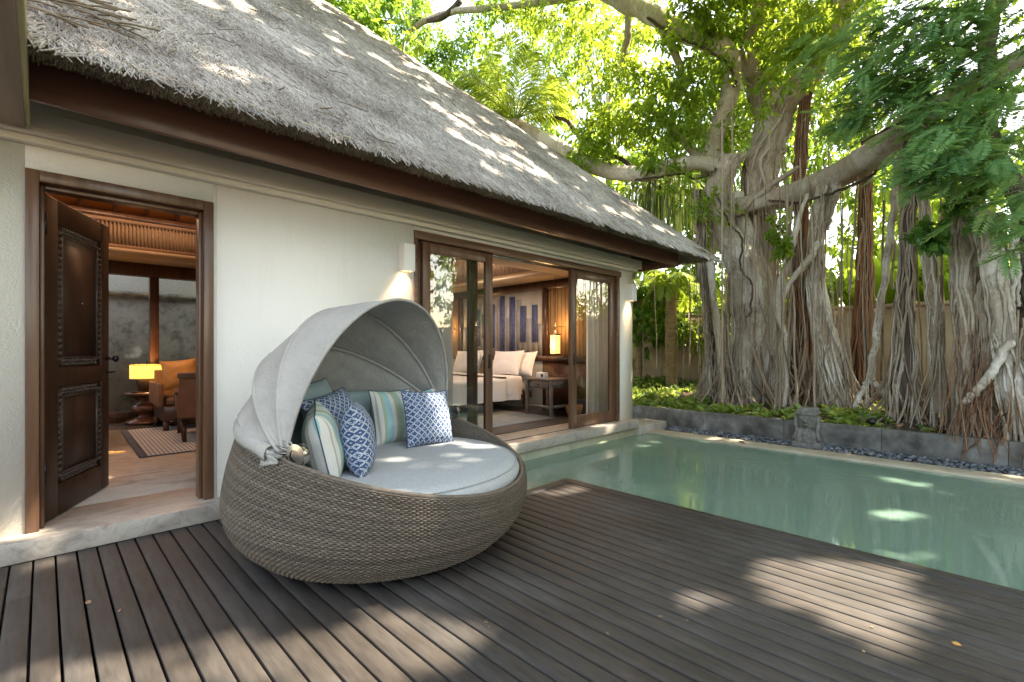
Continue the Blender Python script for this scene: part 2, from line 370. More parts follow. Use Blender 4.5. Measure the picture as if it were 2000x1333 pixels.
def ring_mat(name):
    m, t, p = new_mat(name)
    tc = node(t, 'ShaderNodeTexCoord')
    fs = []
    for off in (0.0, 0.5):
        mp = node(t, 'ShaderNodeMapping'); mp.inputs['Scale'].default_value = (21, 21, 0.01); mp.inputs['Location'].default_value = (off, off * 1.0, 0)
        lnk(t, tc.outputs['Object'], mp.inputs[0])
        vo = node(t, 'ShaderNodeTexVoronoi'); vo.voronoi_dimensions = '2D'; vo.inputs['Scale'].default_value = 1.0; vo.inputs['Randomness'].default_value = 0.12
        lnk(t, mp.outputs[0], vo.inputs['Vector'])
        d = mth(t, 'ABSOLUTE', mth(t, 'SUBTRACT', vo.outputs['Distance'], 0.42))
        fs.append(mth(t, 'LESS_THAN', d, 0.038))
        fs.append(mth(t, 'LESS_THAN', vo.outputs['Distance'], 0.07))
    f = mth(t, 'MAXIMUM', mth(t, 'MAXIMUM', fs[0], fs[1]), fs[2])
    c = mixc(t, (0.035, 0.075, 0.18), (0.46, 0.50, 0.56), f)
    lnk(t, c, p.inputs['Base Color']); p.inputs['Roughness'].default_value = 0.85
    bump(t, p, noise_n(t, tc.outputs['Object'], 9, 4), 0.2, 0.03)
    return m
M['rings'] = ring_mat('rings')
# rug with fine stripes
m, t, p = new_mat('rug'); M['rug'] = m
tc = node(t, 'ShaderNodeTexCoord'); sx = node(t, 'ShaderNodeSeparateXYZ'); lnk(t, tc.outputs['Object'], sx.inputs[0])
f = mth(t, 'GREATER_THAN', mth(t, 'FRACT', mth(t, 'MULTIPLY', sx.outputs[0], 26)), 0.5)
lnk(t, mixc(t, (0.46, 0.43, 0.40), (0.24, 0.235, 0.24), f), p.inputs['Base Color']); p.inputs['Roughness'].default_value = 0.95
M['rug_edge'] = mat('rug_edge', (0.09, 0.10, 0.13), rough=0.95)
# back garden wall: blotchy concrete
m, t, p = new_mat('grey_concrete'); M['grey_concrete'] = m
v = coords(t); f = noise_n(t, v, 1.6, 8, 0.7); f2 = noise_n(t, v, 5, 6, 0.7)
c = mixc(t, ramp(t, f, [(0.35, (0.20, 0.21, 0.20)), (0.6, (0.42, 0.44, 0.44))]), ramp(t, f2, [(0.40, (0.08, 0.08, 0.075)), (0.52, (0.45, 0.46, 0.45))]), 0.4)
lnk(t, c, p.inputs['Base Color']); p.inputs['Roughness'].default_value = 0.9
M['pebble_dash'] = mat('pebble_dash', (0.66, 0.65, 0.64), (0.42, 0.42, 0.42), scale=40, rough=0.9)
M['navy_tile'] = mat('navy_tile', (0.03, 0.05, 0.17), (0.10, 0.12, 0.22), scale=22, rough=0.6)
# glass (thin sheet): reflection by angle over clear
def glass(name, tint=(0.93, 0.96, 0.95), ior=2.2):
    m, t, p = new_mat(name)
    gl = node(t, 'ShaderNodeBsdfGlossy'); gl.inputs['Roughness'].default_value = 0.0
    tr = node(t, 'ShaderNodeBsdfTransparent'); tr.inputs[0].default_value = (*tint, 1)
    fr = node(t, 'ShaderNodeFresnel'); fr.inputs[0].default_value = ior
    mx = node(t, 'ShaderNodeMixShader')
    lnk(t, fr.outputs[0], mx.inputs[0]); lnk(t, tr.outputs[0], mx.inputs[1]); lnk(t, gl.outputs[0], mx.inputs[2])
    lnk(t, mx.outputs[0], t.nodes['Material Output'].inputs[0])
    return m
M['glass'] = glass('glass'); M['glass_clear'] = glass('glass_clear', (0.97, 0.98, 0.98), 1.3)
# water
m, t, p = new_mat('water'); M['water'] = m
gl = node(t, 'ShaderNodeBsdfGlossy'); gl.inputs['Roughness'].default_value = 0.015
tr = node(t, 'ShaderNodeBsdfTransparent'); tr.inputs[0].default_value = (0.80, 0.95, 0.89, 1)
df = node(t, 'ShaderNodeBsdfDiffuse'); df.inputs[0].default_value = (0.40, 0.64, 0.52, 1)
fr = node(t, 'ShaderNodeFresnel'); fr.inputs[0].default_value = 2.0
v = coords(t); n1 = noise_n(t, v, 9, 3, 0.55); n2 = noise_n(t, v, 34, 3, 0.5)
patch = ramp(t, noise_n(t, v, 0.55, 2), [(0.50, (0.05,) * 3), (0.64, (1,) * 3)])
h = mth(t, 'MULTIPLY', mth(t, 'ADD', n1, mth(t, 'MULTIPLY', n2, 0.35)), patch)
b = node(t, 'ShaderNodeBump'); b.inputs['Strength'].default_value = 0.45; b.inputs['Distance'].default_value = 0.02
lnk(t, h, b.inputs['Height']); lnk(t, b.outputs[0], gl.inputs['Normal']); lnk(t, b.outputs[0], fr.inputs['Normal'])
m1 = node(t, 'ShaderNodeMixShader'); m1.inputs[0].default_value = 0.40
lnk(t, tr.outputs[0], m1.inputs[1]); lnk(t, df.outputs[0], m1.inputs[2])
m2 = node(t, 'ShaderNodeMixShader'); lnk(t, fr.outputs[0], m2.inputs[0]); lnk(t, m1.outputs[0], m2.inputs[1]); lnk(t, gl.outputs[0], m2.inputs[2])
lnk(t, m2.outputs[0], t.nodes['Material Output'].inputs[0])
# sheer curtain
m, t, p = new_mat('curtain'); M['curtain'] = m
p.inputs['Base Color'].default_value = (0.78, 0.84, 0.88, 1); p.inputs['Roughness'].default_value = 0.9
tr = node(t, 'ShaderNodeBsdfTranslucent'); tr.inputs[0].default_value = (0.7, 0.75, 0.78, 1)
mx = node(t, 'ShaderNodeMixShader'); mx.inputs[0].default_value = 0.25
lnk(t, p.outputs[0], mx.inputs[1]); lnk(t, tr.outputs[0], mx.inputs[2]); lnk(t, mx.outputs[0], t.nodes['Material Output'].inputs[0])

# ------------------------------------------------------------------ setting: ground, pool, deck
gb = MB()
H0 = (-7.0, 7.8, -7.0, 4.1); BIG = 120
def flat(mb, x0, x1, y0, y1, z): mb.add([[x0, y0, z], [x1, y0, z], [x1, y1, z], [x0, y1, z]], [[0, 1, 2, 3]])
flat(gb, -BIG, H0[0], -BIG, BIG, -0.14); flat(gb, H0[1], BIG, -BIG, BIG, -0.14)
flat(gb, H0[0], H0[1], -BIG, H0[2], -0.14); flat(gb, H0[0], H0[1], H0[3], BIG, -0.14)
struct(gb.build('ground', M['soil']))

# wooden deck with real gaps
db = MB(); PITCH = 0.0945; X0 = -0.043
k0 = int((-4.2 - X0) / PITCH)
k = k0
while X0 + k * PITCH < 3.49:
    xa = X0 + k * PITCH + 0.004; xb = X0 + (k + 1) * PITCH - 0.004
    xb = min(xb, 3.488)
    ymax = 3.982 if xb < 2.5 else 2.80
    ys = [-6.0]
    y = -6.0 + random.uniform(0.5, 2.5)
    while y < ymax - 0.5:
        if random.random() < 0.03: ys.append(y)
        y += random.uniform(2.6, 4.6)
    ys.append(ymax)
    for a, b_ in zip(ys[:-1], ys[1:]):
        zt = random.uniform(-0.0012, 0.0012)
        x0_, x1_ = xa + random.uniform(0, .0012), xb - random.uniform(0, .0012)
        bv = 0.003
        # board with eased edges
        V = [[x0_, a + .001, -0.03], [x1_, a + .001, -0.03], [x1_, b_ - .001, -0.03], [x0_, b_ - .001, -0.03],
             [x0_, a + .001, zt - bv], [x1_, a + .001, zt - bv], [x1_, b_ - .001, zt - bv], [x0_, b_ - .001, zt - bv],
             [x0_ + bv, a + .003, zt], [x1_ - bv, a + .003, zt], [x1_ - bv, b_ - .003, zt], [x0_ + bv, b_ - .003, zt]]
        db.add(V, [[0, 1, 5, 4], [1, 2, 6, 5], [2, 3, 7, 6], [3, 0, 4, 7], [4, 5, 9, 8], [5, 6, 10, 9], [6, 7, 11, 10], [7, 4, 8, 11], [8, 9, 10, 11]])
    k += 1
db.box((3.496, -6, -0.14), (3.60, 2.91, 0.003))
db.box((2.52, 2.806, -0.14), (3.492, 2.91, 0.0025))
db.box((2.47, 2.915, -0.14), (2.515, 3.982, 0.002))
struct(db.build('deck', M['deck']))
ub = MB(); ub.box((-4.3, -6, -0.25), (3.47, 2.79, -0.06)); ub.box((-4.3, 2.795, -0.25), (2.46, 3.99, -0.062))
struct(ub.build('deck_base', M['black']))

# pool shell
pb = MB()
flat(pb, 2.4, 7.05, -7, 4.05, -1.25)
struct(pb.build('pool_floor', M['pool']))
pb = MB(); pb.box((3.40, -7, -1.3), (3.56, 2.88, -0.141)); pb.box((2.3, 2.72, -1.3), (3.395, 2.88, -0.142)); pb.box((6.38, -7, -1.24), (7.04, 4.034, -0.145))
struct(pb.build('pool_side', M['shelf']))
pb = MB(); pb.box((2.4, 4.035, -1.3), (6.99, 4.13, -0.003)); pb.box((2.30, 2.885, -1.3), (2.46, 4.03, -0.145))
struct(pb.build('pool_end_wall', M['pool_wall']))
pb = MB(); pb.box((7.03, -7, -0.5), (7.36, 3.99, -0.095))
struct(pb.build('pool_coping', M['coping'], bevel=0.006))
wb = MB()
gx = np.linspace(7.045, 2.44, 3); gy = np.linspace(-7, 4.04, 3)
G = np.stack(np.meshgrid(gx, gy, indexing='ij') + [np.full((3, 3), -0.118)], -1)
wb.grid(G); struct(wb.build('water', M['water']))

# raised planter kerb, pebbles, soil
pl_ = thing('planter_wall', 'low dark weathered concrete retaining wall behind the pool', 'retaining wall')
kb = MB(); 
y = -7.0
while y < 9.0:
    y2 = y + 1.15; kb.box((7.8, y + .0015, -0.3), (7.95, y2 - .0015, 0.20 + random.uniform(-.003, .003))); y = y2
kb.build('wall', M['planter'], pl_, bevel=0.006)
nb = 2600
bb = MB()
for i in range(nb):
    y = random.uniform(-3.5, 3.95) if i > 500 else random.uniform(-7, 3.95)
    x = 7.36 + (1 - random.random() ** 1.6) * 0.43
    r = random.uniform(0.012, 0.032)
    bb.blob((x, y, -0.115 + random.uniform(0, .03)), (r * random.uniform(.8, 1.4), r, r * .6), 6, 4, Matrix.Rotation(random.uniform(0, 3), 3, 'Z'))
o = bb.build('pebbles', M['pebble'], smooth=True); tag(o, 'grey pebbles laid between the pool coping and the dark retaining wall', 'pebbles', kind='stuff')
sb = MB(); flat(sb, 7.36, 7.80, -7, 4.0, -0.12); struct(sb.build('pebble_bed', M['soil']))
n = 60
gx = np.linspace(7.94, 12.5, n); gy = np.linspace(-8, 12, 120)
Gx, Gy = np.meshgrid(gx, gy, indexing='ij')
def soil_z(x, y): return 0.13 + 0.05 * np.clip((x - 7.95), 0, 3.5) + 0.035 * np.sin(x * 2.1 + y * 1.3) * np.clip((x - 8) * 2, 0, 1)
Gz = soil_z(Gx, Gy)
sb = MB(); sb.grid(np.stack([Gx, Gy, Gz], -1)); struct(sb.build('garden_soil', M['soil'], smooth=True))
# tan garden wall
gw = thing('garden_wall', 'tall tan rendered garden wall standing behind the banyan roots', 'wall')
b_ = MB(); b_.box((12.5, -14, -0.2), (12.7, 14, 2.10)); b_.build('wall', M['tan_wall'], gw)
b_ = MB(); b_.box((12.46, -14, 2.102), (12.74, 14, 2.19)); b_.build('coping', M['tan_wall'], gw)
gw2 = thing('garden_wall', 'tan garden wall closing the far end of the pool court', 'wall')
b_ = MB(); b_.box((-8, -9.2, -0.2), (12.45, -9.0, 2.10)); b_.build('wall', M['tan_wall'], gw2)
b_ = MB(); b_.box((-8, -9.24, 2.102), (12.45, -8.96, 2.19)); b_.build('coping', M['tan_wall'], gw2)
# ------------------------------------------------------------------ villa
villa = thing('villa', 'white plastered villa with a grey thatched roof and open brown wooden doors', 'villa')
WY = 4.16; WT = 0.16; FLZ = 0.12
DL, DR, DT = -0.08, 0.918, 2.358        # entry door opening
SL, SR, ST = 2.690, 6.462, 2.462        # sliding door opening
EX = 6.85; BY = 9.5; LX = -3.0
wb = MB()
wb.box((LX, WY, 0.0), (DL, WY + WT, 2.62))
wb.box((DL + .0, WY, DT), (DR, WY + WT, 2.62))
wb.box((DR, WY, 0.0), (SL, WY + WT, 2.62))
wb.box((SL, WY, ST), (SR, WY + WT, 2.62))
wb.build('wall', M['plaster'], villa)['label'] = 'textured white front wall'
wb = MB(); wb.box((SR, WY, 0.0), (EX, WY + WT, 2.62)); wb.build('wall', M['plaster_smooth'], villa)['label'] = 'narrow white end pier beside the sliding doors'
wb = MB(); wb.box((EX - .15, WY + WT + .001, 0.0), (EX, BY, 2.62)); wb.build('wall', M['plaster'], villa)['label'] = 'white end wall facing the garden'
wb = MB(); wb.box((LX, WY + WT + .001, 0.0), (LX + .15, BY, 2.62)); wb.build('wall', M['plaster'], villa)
wb = MB(); wb.box((2.55, WY + WT + .001, 0.0), (2.68, BY - .02, 3.0)); wb.build('wall', M['beige_lacquer'], villa)['label'] = 'partition between the two rooms'
wb = MB(); wb.box((2.2, BY, 0), (EX, BY + .15, 2.62)); wb.build('wall', M['plaster'], villa)
# cornice: textured band plus two thin ledges
cb = MB(); cb.box((LX, 4.04, 2.545), (6.945, WY + .05, 2.68)); cb.build('cornice', M['cornice'], villa, bevel=0.004)
cb = MB(); cb.box((LX, 4.095, 2.502), (6.90, WY + .04, 2.543)); cb.build('ledge', M['plaster_smooth'], villa, bevel=0.003)
# shallow seam right of the door
cb = MB(); cb.box((DR + .015, WY - .002, FLZ), (DR + .020, WY + .01, 2.50)); cb.build('plaster_seam', M['cornice'], villa)
# upper wall to roof
wb = MB(); wb.box((LX, 4.20, 2.681), (6.85, 4.32, 2.95)); wb.build('wall', M['cornice'], villa)
# marble step
st = MB(); st.box((LX, 3.99, 0.0), (6.77, WY + WT + .30, FLZ)); st.build('step', M['marble'], villa, bevel=0.004)['label'] = 'pale veined marble step along the front'
st = MB(); st.box((6.775, 3.985, -0.3), (7.66, 4.55, 0.005)); st.build('step', M['marble'], villa, bevel=0.004)['label'] = 'lower marble block at the pool corner'
fl = MB(); fl.box((LX + .15, WY + WT + .303, 0.0), (2.55, BY, FLZ - .003)); fl.build('interior_floor', M['marble_floor'], villa)
M['floorboards'] = wood('floorboards', (0.17, 0.14, 0.12), (0.10, 0.08, 0.07), rough=0.4, axis='x', scale=1.5)
fl = MB(); fl.box((2.68, WY + WT + .303, 0.0), (EX - .15, BY, FLZ - .004)); fl.build('interior_floor', M['floorboards'], villa)

# ---- entry door frame and leaf
f = MB()
f.box((DL, WY - .012, FLZ), (DL + .062, WY + WT + .01, DT)); f.box((DR - .062, WY - .012, FLZ), (DR, WY + WT + .01, DT))
f.box((DL + .0625, WY - .012, DT - .07), (DR - .0625, WY + WT + .01, DT))
f.box((DL + .0625, WY + .05, FLZ), (DL + .085, WY + WT - .01, DT - .071)); f.box((DR - .085, WY + .05, FLZ), (DR - .0625, WY + WT - .01, DT - .071))
f.box((DL + .086, WY + .05, DT - .10), (DR - .086, WY + WT - .01, DT - .0705))
f.build('door_frame', M['frame_wood'], villa, bevel=0.004)
door = bpy.data.objects.new('door', None); S.collection.objects.link(door); door.parent = villa
hx, hy = 0.005, WY + WT - 0.03
door.location = (hx, hy, FLZ + .012); door.rotation_euler = (0, 0, math.atan2(0.88, 0.405))
DWd, DHt, DTh = 0.905, 2.12, 0.05
# leaf: local x along width, -y face looks to the camera
m_ = MB()
m_.box((0, 0, 0), (.155, DTh, DHt)); m_.box((DWd - .125, 0, 0), (DWd, DTh, DHt))
for z0, z1 in ((0, .20), (.86, .99), (DHt - .16, DHt)): m_.box((.1555, 0.0005, z0), (DWd - .1255, DTh - .0005, z1))
m_.build('stile_frame', M['door_wood'], door, bevel=0.003)
m_ = MB(); m_.box((.15, .014, .19), (DWd - .12, DTh - .014, .87)); m_.box((.15, .014, .98), (DWd - .12, DTh - .014, DHt - .15))
m_.build('panel', M['door_wood'], door)
def carved(z0, z1):
    c = MB(); x0, x1 = .185, DWd - .155
    zz0, zz1 = z0 + .035, z1 - .035
    for side in (0, 1):
        yy = .010 if side == 0 else DTh - .010
        def run(a, b2, n):
            for i in range(n):
                tt = (i + .5) / n
                cx = a[0] + (b2[0] - a[0]) * tt; cz = a[1] + (b2[1] - a[1]) * tt
                dx, dz = (b2[0] - a[0]), (b2[1] - a[1]); L = math.hypot(dx, dz); dx /= L; dz /= L
                for sgn in (-1, 1):
                    ang = math.atan2(dz, dx) + sgn * 0.7
                    R = Matrix(((math.cos(ang), 0, -math.sin(ang)), (0, 1, 0), (math.sin(ang), 0, math.cos(ang))))
                    c.blob((cx - dz * sgn * .014, yy, cz + dx * sgn * .014), (.021, .012, .011), 7, 5, R)
        nv = int((zz1 - zz0) / .042); nh = int((x1 - x0) / .042)
        run((x0, zz0), (x0, zz1), nv); run((x1, zz0), (x1, zz1), nv); run((x0 + .03, zz0), (x1 - .03, zz0), nh); run((x0 + .03, zz1), (x1 - .03, zz1), nh)
        for q in (x0 + .034, x1 - .034): c.box((q - .004, yy - .008, zz0 + .034), (q + .004, yy + .008, zz1 - .034))
        for q in (zz0 + .034, zz1 - .034): c.box((x0 + .039, yy - .008, q - .004), (x1 - .039, yy + .008, q + .004))
    c.build('carved_border', M['carving'], door, smooth=True)
carved(.20, .86); carved(.99, DHt - .16)
for sgn, yy in ((-1, 0), (1, DTh)):
    k_ = MB(); k_.tube([(DWd - .05, yy, 1.04), (DWd - .05, yy + sgn * .05, 1.04)], .013, 10); k_.blob((DWd - .05, yy + sgn * .065, 1.04), (.030, .022, .030), 12, 8)
    k_.build('knob', M['black'], door, smooth=True)
k_ = MB()
for sgn, yy in ((-1, 0), (1, DTh)):
    k_.tube([(DWd - .05, yy, .93), (DWd - .05, yy + sgn * .035, .93)], .010, 8); k_.box((DWd - .055, yy + sgn * .03 - .005, .923), (DWd + .03, yy + sgn * .03 + .005, .937))
k_.build('latch_handle', M['black'], door)
for z0 in (.25, 1.85):
    k_ = MB(); k_.tube([(-.012, -.008, z0), (-.012, -.008, z0 + .14)], .011, 8); k_.box((-.03, -.005, z0 + .01), (.02, -.001, z0 + .13)); k_.build('hinge', M['black'], door)
k_ = MB(); k_.tube([(.5, .012, 1.45), (.5, .006, 1.45)], .009, 12); k_.build('peephole', M['chrome'], door)

# ---- sliding door set
f = MB()
f.box((SL, WY - .01, FLZ), (SL + .045, WY + WT, ST - .085)); f.box((SR - .06, WY - .01, FLZ), (SR, WY + WT, ST - .085))
f.box((SL + .05, WY + .07, FLZ), (SL + .075, WY + WT - .002, ST - .088))
f.box((SL, WY - .02, ST - .084), (SR + .03, WY + WT, ST))
f.build('sliding_door_frame', M['frame_wood_x'], villa, bevel=0.003)
tr_ = MB(); tr_.box((SL + .1, WY + .045, ST - .10), (SR - .07, WY + .055, ST - .0845)); tr_.box((SL + .1, WY + .10, ST - .10), (SR - .07, WY + .11, ST - .0845))
tr_.build('track', M['chrome'], villa)
tr_ = MB(); tr_.box((SL + .1, WY + .05, FLZ + .0005), (SR - .07, WY + .06, FLZ + .006)); tr_.box((SL + .1, WY + .44, FLZ + .0005), (SR - .07, WY + .452, FLZ + .008))
tr_.build('floor_track', M['black'], villa)
def slider(x0, x1, y, label, sl=.10, sr=.11, handle=None):
    o = bpy.data.objects.new('sliding_door', None); S.collection.objects.link(o); o.parent = villa; o['label'] = label
    z0, z1 = FLZ + .008, ST - .088; th = .045
    b2 = MB(); b2.box((x0, y, z0), (x0 + sl, y + th, z1)); b2.box((x1 - sr, y, z0), (x1, y + th, z1))
    b2.box((x0 + sl + .0005, y + .001, z0), (x1 - sr - .0005, y + th - .001, z0 + .17)); b2.box((x0 + sl + .0005, y + .001, z1 - .11), (x1 - sr - .0005, y + th - .001, z1))
    b2.build('door_stile', M['frame_wood'], o, bevel=0.003)
    g2 = MB(); g2.add([[x0 + sl - .01, y + th / 2, z0 + .16], [x1 - sr + .01, y + th / 2, z0 + .16], [x1 - sr + .01, y + th / 2, z1 - .10], [x0 + sl - .01, y + th / 2, z1 - .10]], [[0, 1, 2, 3]])
    g2.build('pane', M['glass'], o)
    if handle:
        h2 = MB(); h2.box((handle - .018, y - .004, 1.02), (handle + .018, y + .004, 1.19)); h2.build('pull', M['black'], o, bevel=0.002)
    return o
p0 = at(826, 700, y=WY + .03).x; p1 = at(962.5, 700, y=WY + .03).x
slider(p0, p1, WY + .03, 'left glazed sliding door, outer leaf', .095, .11, p1 - .055)
slider(p0 - .02, p1 - .19, WY + .082, 'left glazed sliding door, inner leaf', .095, .13)
p2 = at(1115, 700, y=WY + .03).x; p3 = SR - .065
slider(p2, p3, WY + .03, 'right glazed sliding door with bright curtain behind', .13, .14, p2 + .07)

# ---- roof
RE_Y, RE_Z = 3.25, 2.745; RX1 = 8.0; RX0 = -0.75; SLP = 0.93; RIDY = 8.35
def roofz(y): return RE_Z + (y - RE_Y) * SLP
roof = MB()
rz = roofz(RIDY); sx = RIDY - RE_Y
BYE = 10.5
nn = 24
# front plane, gently rounded near the eave
ys = np.linspace(RE_Y, RIDY, nn)
G = []
for y in ys:
    z = roofz(y)
    xr = RX1 - (y - RE_Y)
    G.append([(x, y, z) for x in np.linspace(RX0, xr, 12)])
roof.grid(G)
G = []
for tt in np.linspace(0, 1, nn):
    xr = RX1 - sx * tt; z = RE_Z + sx * tt * SLP; ya = RE_Y + sx * tt; yb = BYE - (BYE - RIDY) * tt
    G.append([(xr, y, z) for y in np.linspace(ya, yb, 8)])
roof.grid(G)
roof.add([[RX0, RIDY, rz], [RX1 - sx, RIDY, rz], [RX1, BYE, RE_Z], [RX0, BYE, RE_Z]], [[0, 1, 2, 3]])
roof.add([[RX0, RE_Y, RE_Z], [RX0, RIDY, rz], [RX0, BYE, RE_Z], [RX0, BYE, RE_Z]], [[0, 1, 2, 2]])
# underside of the thatch edge
FY, FZ0, FZ1, FX = 3.63, 2.592, 2.826, 7.385
roof.add([[RX0, RE_Y, RE_Z], [RX1, RE_Y, RE_Z], [FX, FY, FZ1], [RX0, FY, FZ1]], [[0, 3, 2, 1]])
roof.add([[RX1, RE_Y, RE_Z], [RX1, BYE, RE_Z], [FX, BYE, FZ1], [FX, FY, FZ1]], [[0, 1, 2, 3]])
roofo = roof.build('roof', M['thatch_base'], villa)
# straw strands
def strands(P, D, L, W, lift, N, curve):
    """bent three sided straws: P base points, D direction, N surface normal"""
    n = len(P)
    side = np.cross(D, N); side /= np.linalg.norm(side, axis=1)[:, None]
    ts = np.array([0, .5, 1.0]); rings = []
    for j, tt in enumerate(ts):
        c = P + D * (L * tt)[:, None] + N * (lift * (0.2 + tt * (1.25 - tt)))[:, None] + side * (curve * tt * tt * L)[:, None]
        wv = W * (1.0 if j < 2 else 0.75)
        rings.append(np.stack([c + side * wv[:, None], c - side * wv[:, None], c + N * (wv * 1.2)[:, None]], 1))
    V = np.stack(rings, 1)            # n,3,3,3
    F = []
    for j in range(2):
        for q in range(3):
            F.append([j * 3 + q, j * 3 + (q + 1) % 3, (j + 1) * 3 + (q + 1) % 3, (j + 1) * 3 + q])
    F.append([6, 7, 8, 8])
    F = np.array(F)
    FF = (np.arange(n)[:, None, None] * 9 + F[None]).reshape(-1, 4)
    return V.reshape(-1, 3), FF
def slope_field(n, near):
    s_ = RNG.random(n) * (RIDY - RE_Y); y = RE_Y + s_
    x = RX0 + RNG.random(n) * (RX1 - s_ - RX0 + .03)
    return x, y
N0 = np.array([0, -SLP, 1.0]); N0 /= np.linalg.norm(N0)
D0 = np.array([0, -1.0, -SLP]); D0 /= np.linalg.norm(D0)
X0_ = np.array([1.0, 0, 0])
n = 190000
x, y = slope_field(n, 1)
z = roofz(y)
dist = np.sqrt(x ** 2 + y ** 2 + (z - 1.2) ** 2)
keep = RNG.random(n) < np.clip((5.0 / dist) ** 1.7, 0.3, 1.0)
dep_ = x * Fx + y * Fy; vv = HOR - FPX * (z - CAMZ) / dep_
keep &= vv > -110
x, y, z, dist = x[keep], y[keep], z[keep], dist[keep]; n = len(x)
ang = RNG.normal(0, 0.22, n) + 0.30 * np.sin(x * 3.1 + y * 1.7) * np.sin(y * 4.3)
D = D0[None] * np.cos(ang)[:, None] + X0_[None] * np.sin(ang)[:, None]
P = np.stack([x, y, z], 1); Nn = np.repeat(N0[None], n, 0)
sc_ = np.clip(dist / 5.0, 0.95, 2.0)
V, F = strands(P, D, RNG.uniform(.09, .20, n) * sc_ ** .3, RNG.uniform(.0046, .0080, n) * sc_ ** .6, RNG.uniform(.006, .026, n), Nn, RNG.normal(0, .28, n))
sb = MB(); sb.add(V, F)
# straws bending over the eave edge
n = 9000
x = RNG.uniform(RX0, RX1 - .05, n); y = RE_Y + RNG.uniform(0.01, .12, n); z = roofz(y)
ang = RNG.normal(0, 0.3, n); D1 = np.array([0, -0.62, -1.0]); D1 /= np.linalg.norm(D1)
D = D1[None] * np.cos(ang)[:, None] + X0_[None] * np.sin(ang)[:, None]
V, F = strands(np.stack([x, y, z + .01], 1), D, RNG.uniform(.045, .075, n), RNG.uniform(.0036, .006, n), RNG.uniform(.0, .006, n), np.repeat(np.array([[0, -1.0, 0.35]]), n, 0) / 1.06, RNG.normal(0, .3, n))
sb.add(V, F)
# hip edge and the garden side slope
n = 26000
s_ = .12 + RNG.random(n) * (sx - .12); off = .10 + RNG.random(n) ** 1.5 * 2.0
x = RX1 - s_; y = RE_Y + s_ + off; z = RE_Z + s_ * SLP
Nh = np.array([SLP, 0, 1.0]); Nh /= np.linalg.norm(Nh); Dh = np.array([1.0, 0, -SLP]); Dh /= np.linalg.norm(Dh)
ang = RNG.normal(-.1, .3, n); D = Dh[None] * np.cos(ang)[:, None] + np.array([[0, 1.0, 0]]) * np.sin(ang)[:, None]
V, F = strands(np.stack([x, y, z], 1), D, RNG.uniform(.08, .16, n), RNG.uniform(.004, .007, n), RNG.uniform(.0, .012, n), np.repeat(Nh[None], n, 0), RNG.normal(0, .3, n))
sb.add(V, F)
n = 20000
s_ = .16 + RNG.random(n) * (sx - .16)
oy = -np.abs(RNG.normal(0, .06, n)); x = RX1 - s_ - .01; y = RE_Y + s_ + oy; z = RE_Z + s_ * SLP + oy * SLP + .004
Dd = np.array([1.0, -1.0, -SLP * 1.0]); Dd /= np.linalg.norm(Dd); Nc = Nh + N0; Nc /= np.linalg.norm(Nc); Sd = np.cross(Dd, Nc)
Nc = N0; Sd = np.cross(Dd, Nc); Sd /= np.linalg.norm(Sd)
ang = RNG.normal(-.35, .35, n); D = Dd[None] * np.cos(ang)[:, None] + Sd[None] * np.sin(ang)[:, None]
V, F = strands(np.stack([x, y, z], 1), D, RNG.uniform(.08, .16, n), RNG.uniform(.004, .007, n), RNG.uniform(.0, .014, n), np.repeat(Nc[None], n, 0), RNG.normal(0, .3, n))
sb.add(V, F)
o = sb.build('thatch', M['thatch'], roofo); o['kind'] = 'stuff'
# dark cut ends under the eave
n = 42000
tt = RNG.random(n); x = RNG.uniform(RX0, RX1 - .02, n)
x = np.minimum(x, RX1 - tt * (RX1 - FX))
y = RE_Y + tt * (FY - RE_Y); z = RE_Z + tt * (FZ1 - RE_Z)
D = np.stack([RNG.normal(0, .35, n), -0.55 + RNG.normal(0, .25, n), -0.8 + RNG.normal(0, .2, n)], 1); D /= np.linalg.norm(D, axis=1)[:, None]
Nn = np.cross(D, np.repeat(X0_[None], n, 0)); Nn /= np.linalg.norm(Nn, axis=1)[:, None]
V, F = strands(np.stack([x, y, z + .02], 1), D, RNG.uniform(.035, .075, n), RNG.uniform(.0025, .0048, n), RNG.uniform(0, .006, n), Nn, RNG.normal(0, .2, n))
fb = MB(); fb.add(V, F)
n = 9000
tt = RNG.random(n); y = RNG.uniform(RE_Y, 7.0, n); x = RX1 - tt * (RX1 - FX); z = RE_Z + tt * (FZ1 - RE_Z)
D = np.stack([0.5 + RNG.normal(0, .25, n), RNG.normal(0, .35, n), -0.8 + RNG.normal(0, .2, n)], 1); D /= np.linalg.norm(D, axis=1)[:, None]
Nn = np.cross(D, np.repeat(np.array([[0, 1.0, 0]]), n, 0)); Nn /= np.linalg.norm(Nn, axis=1)[:, None]
V, F = strands(np.stack([x, y, z + .02], 1), D, RNG.uniform(.035, .075, n), RNG.uniform(.003, .005, n), RNG.uniform(0, .006, n), Nn, RNG.normal(0, .2, n))
fb.add(V, F)
o = fb.build('thatch_fringe', M['fringe'], roofo); o['kind'] = 'stuff'
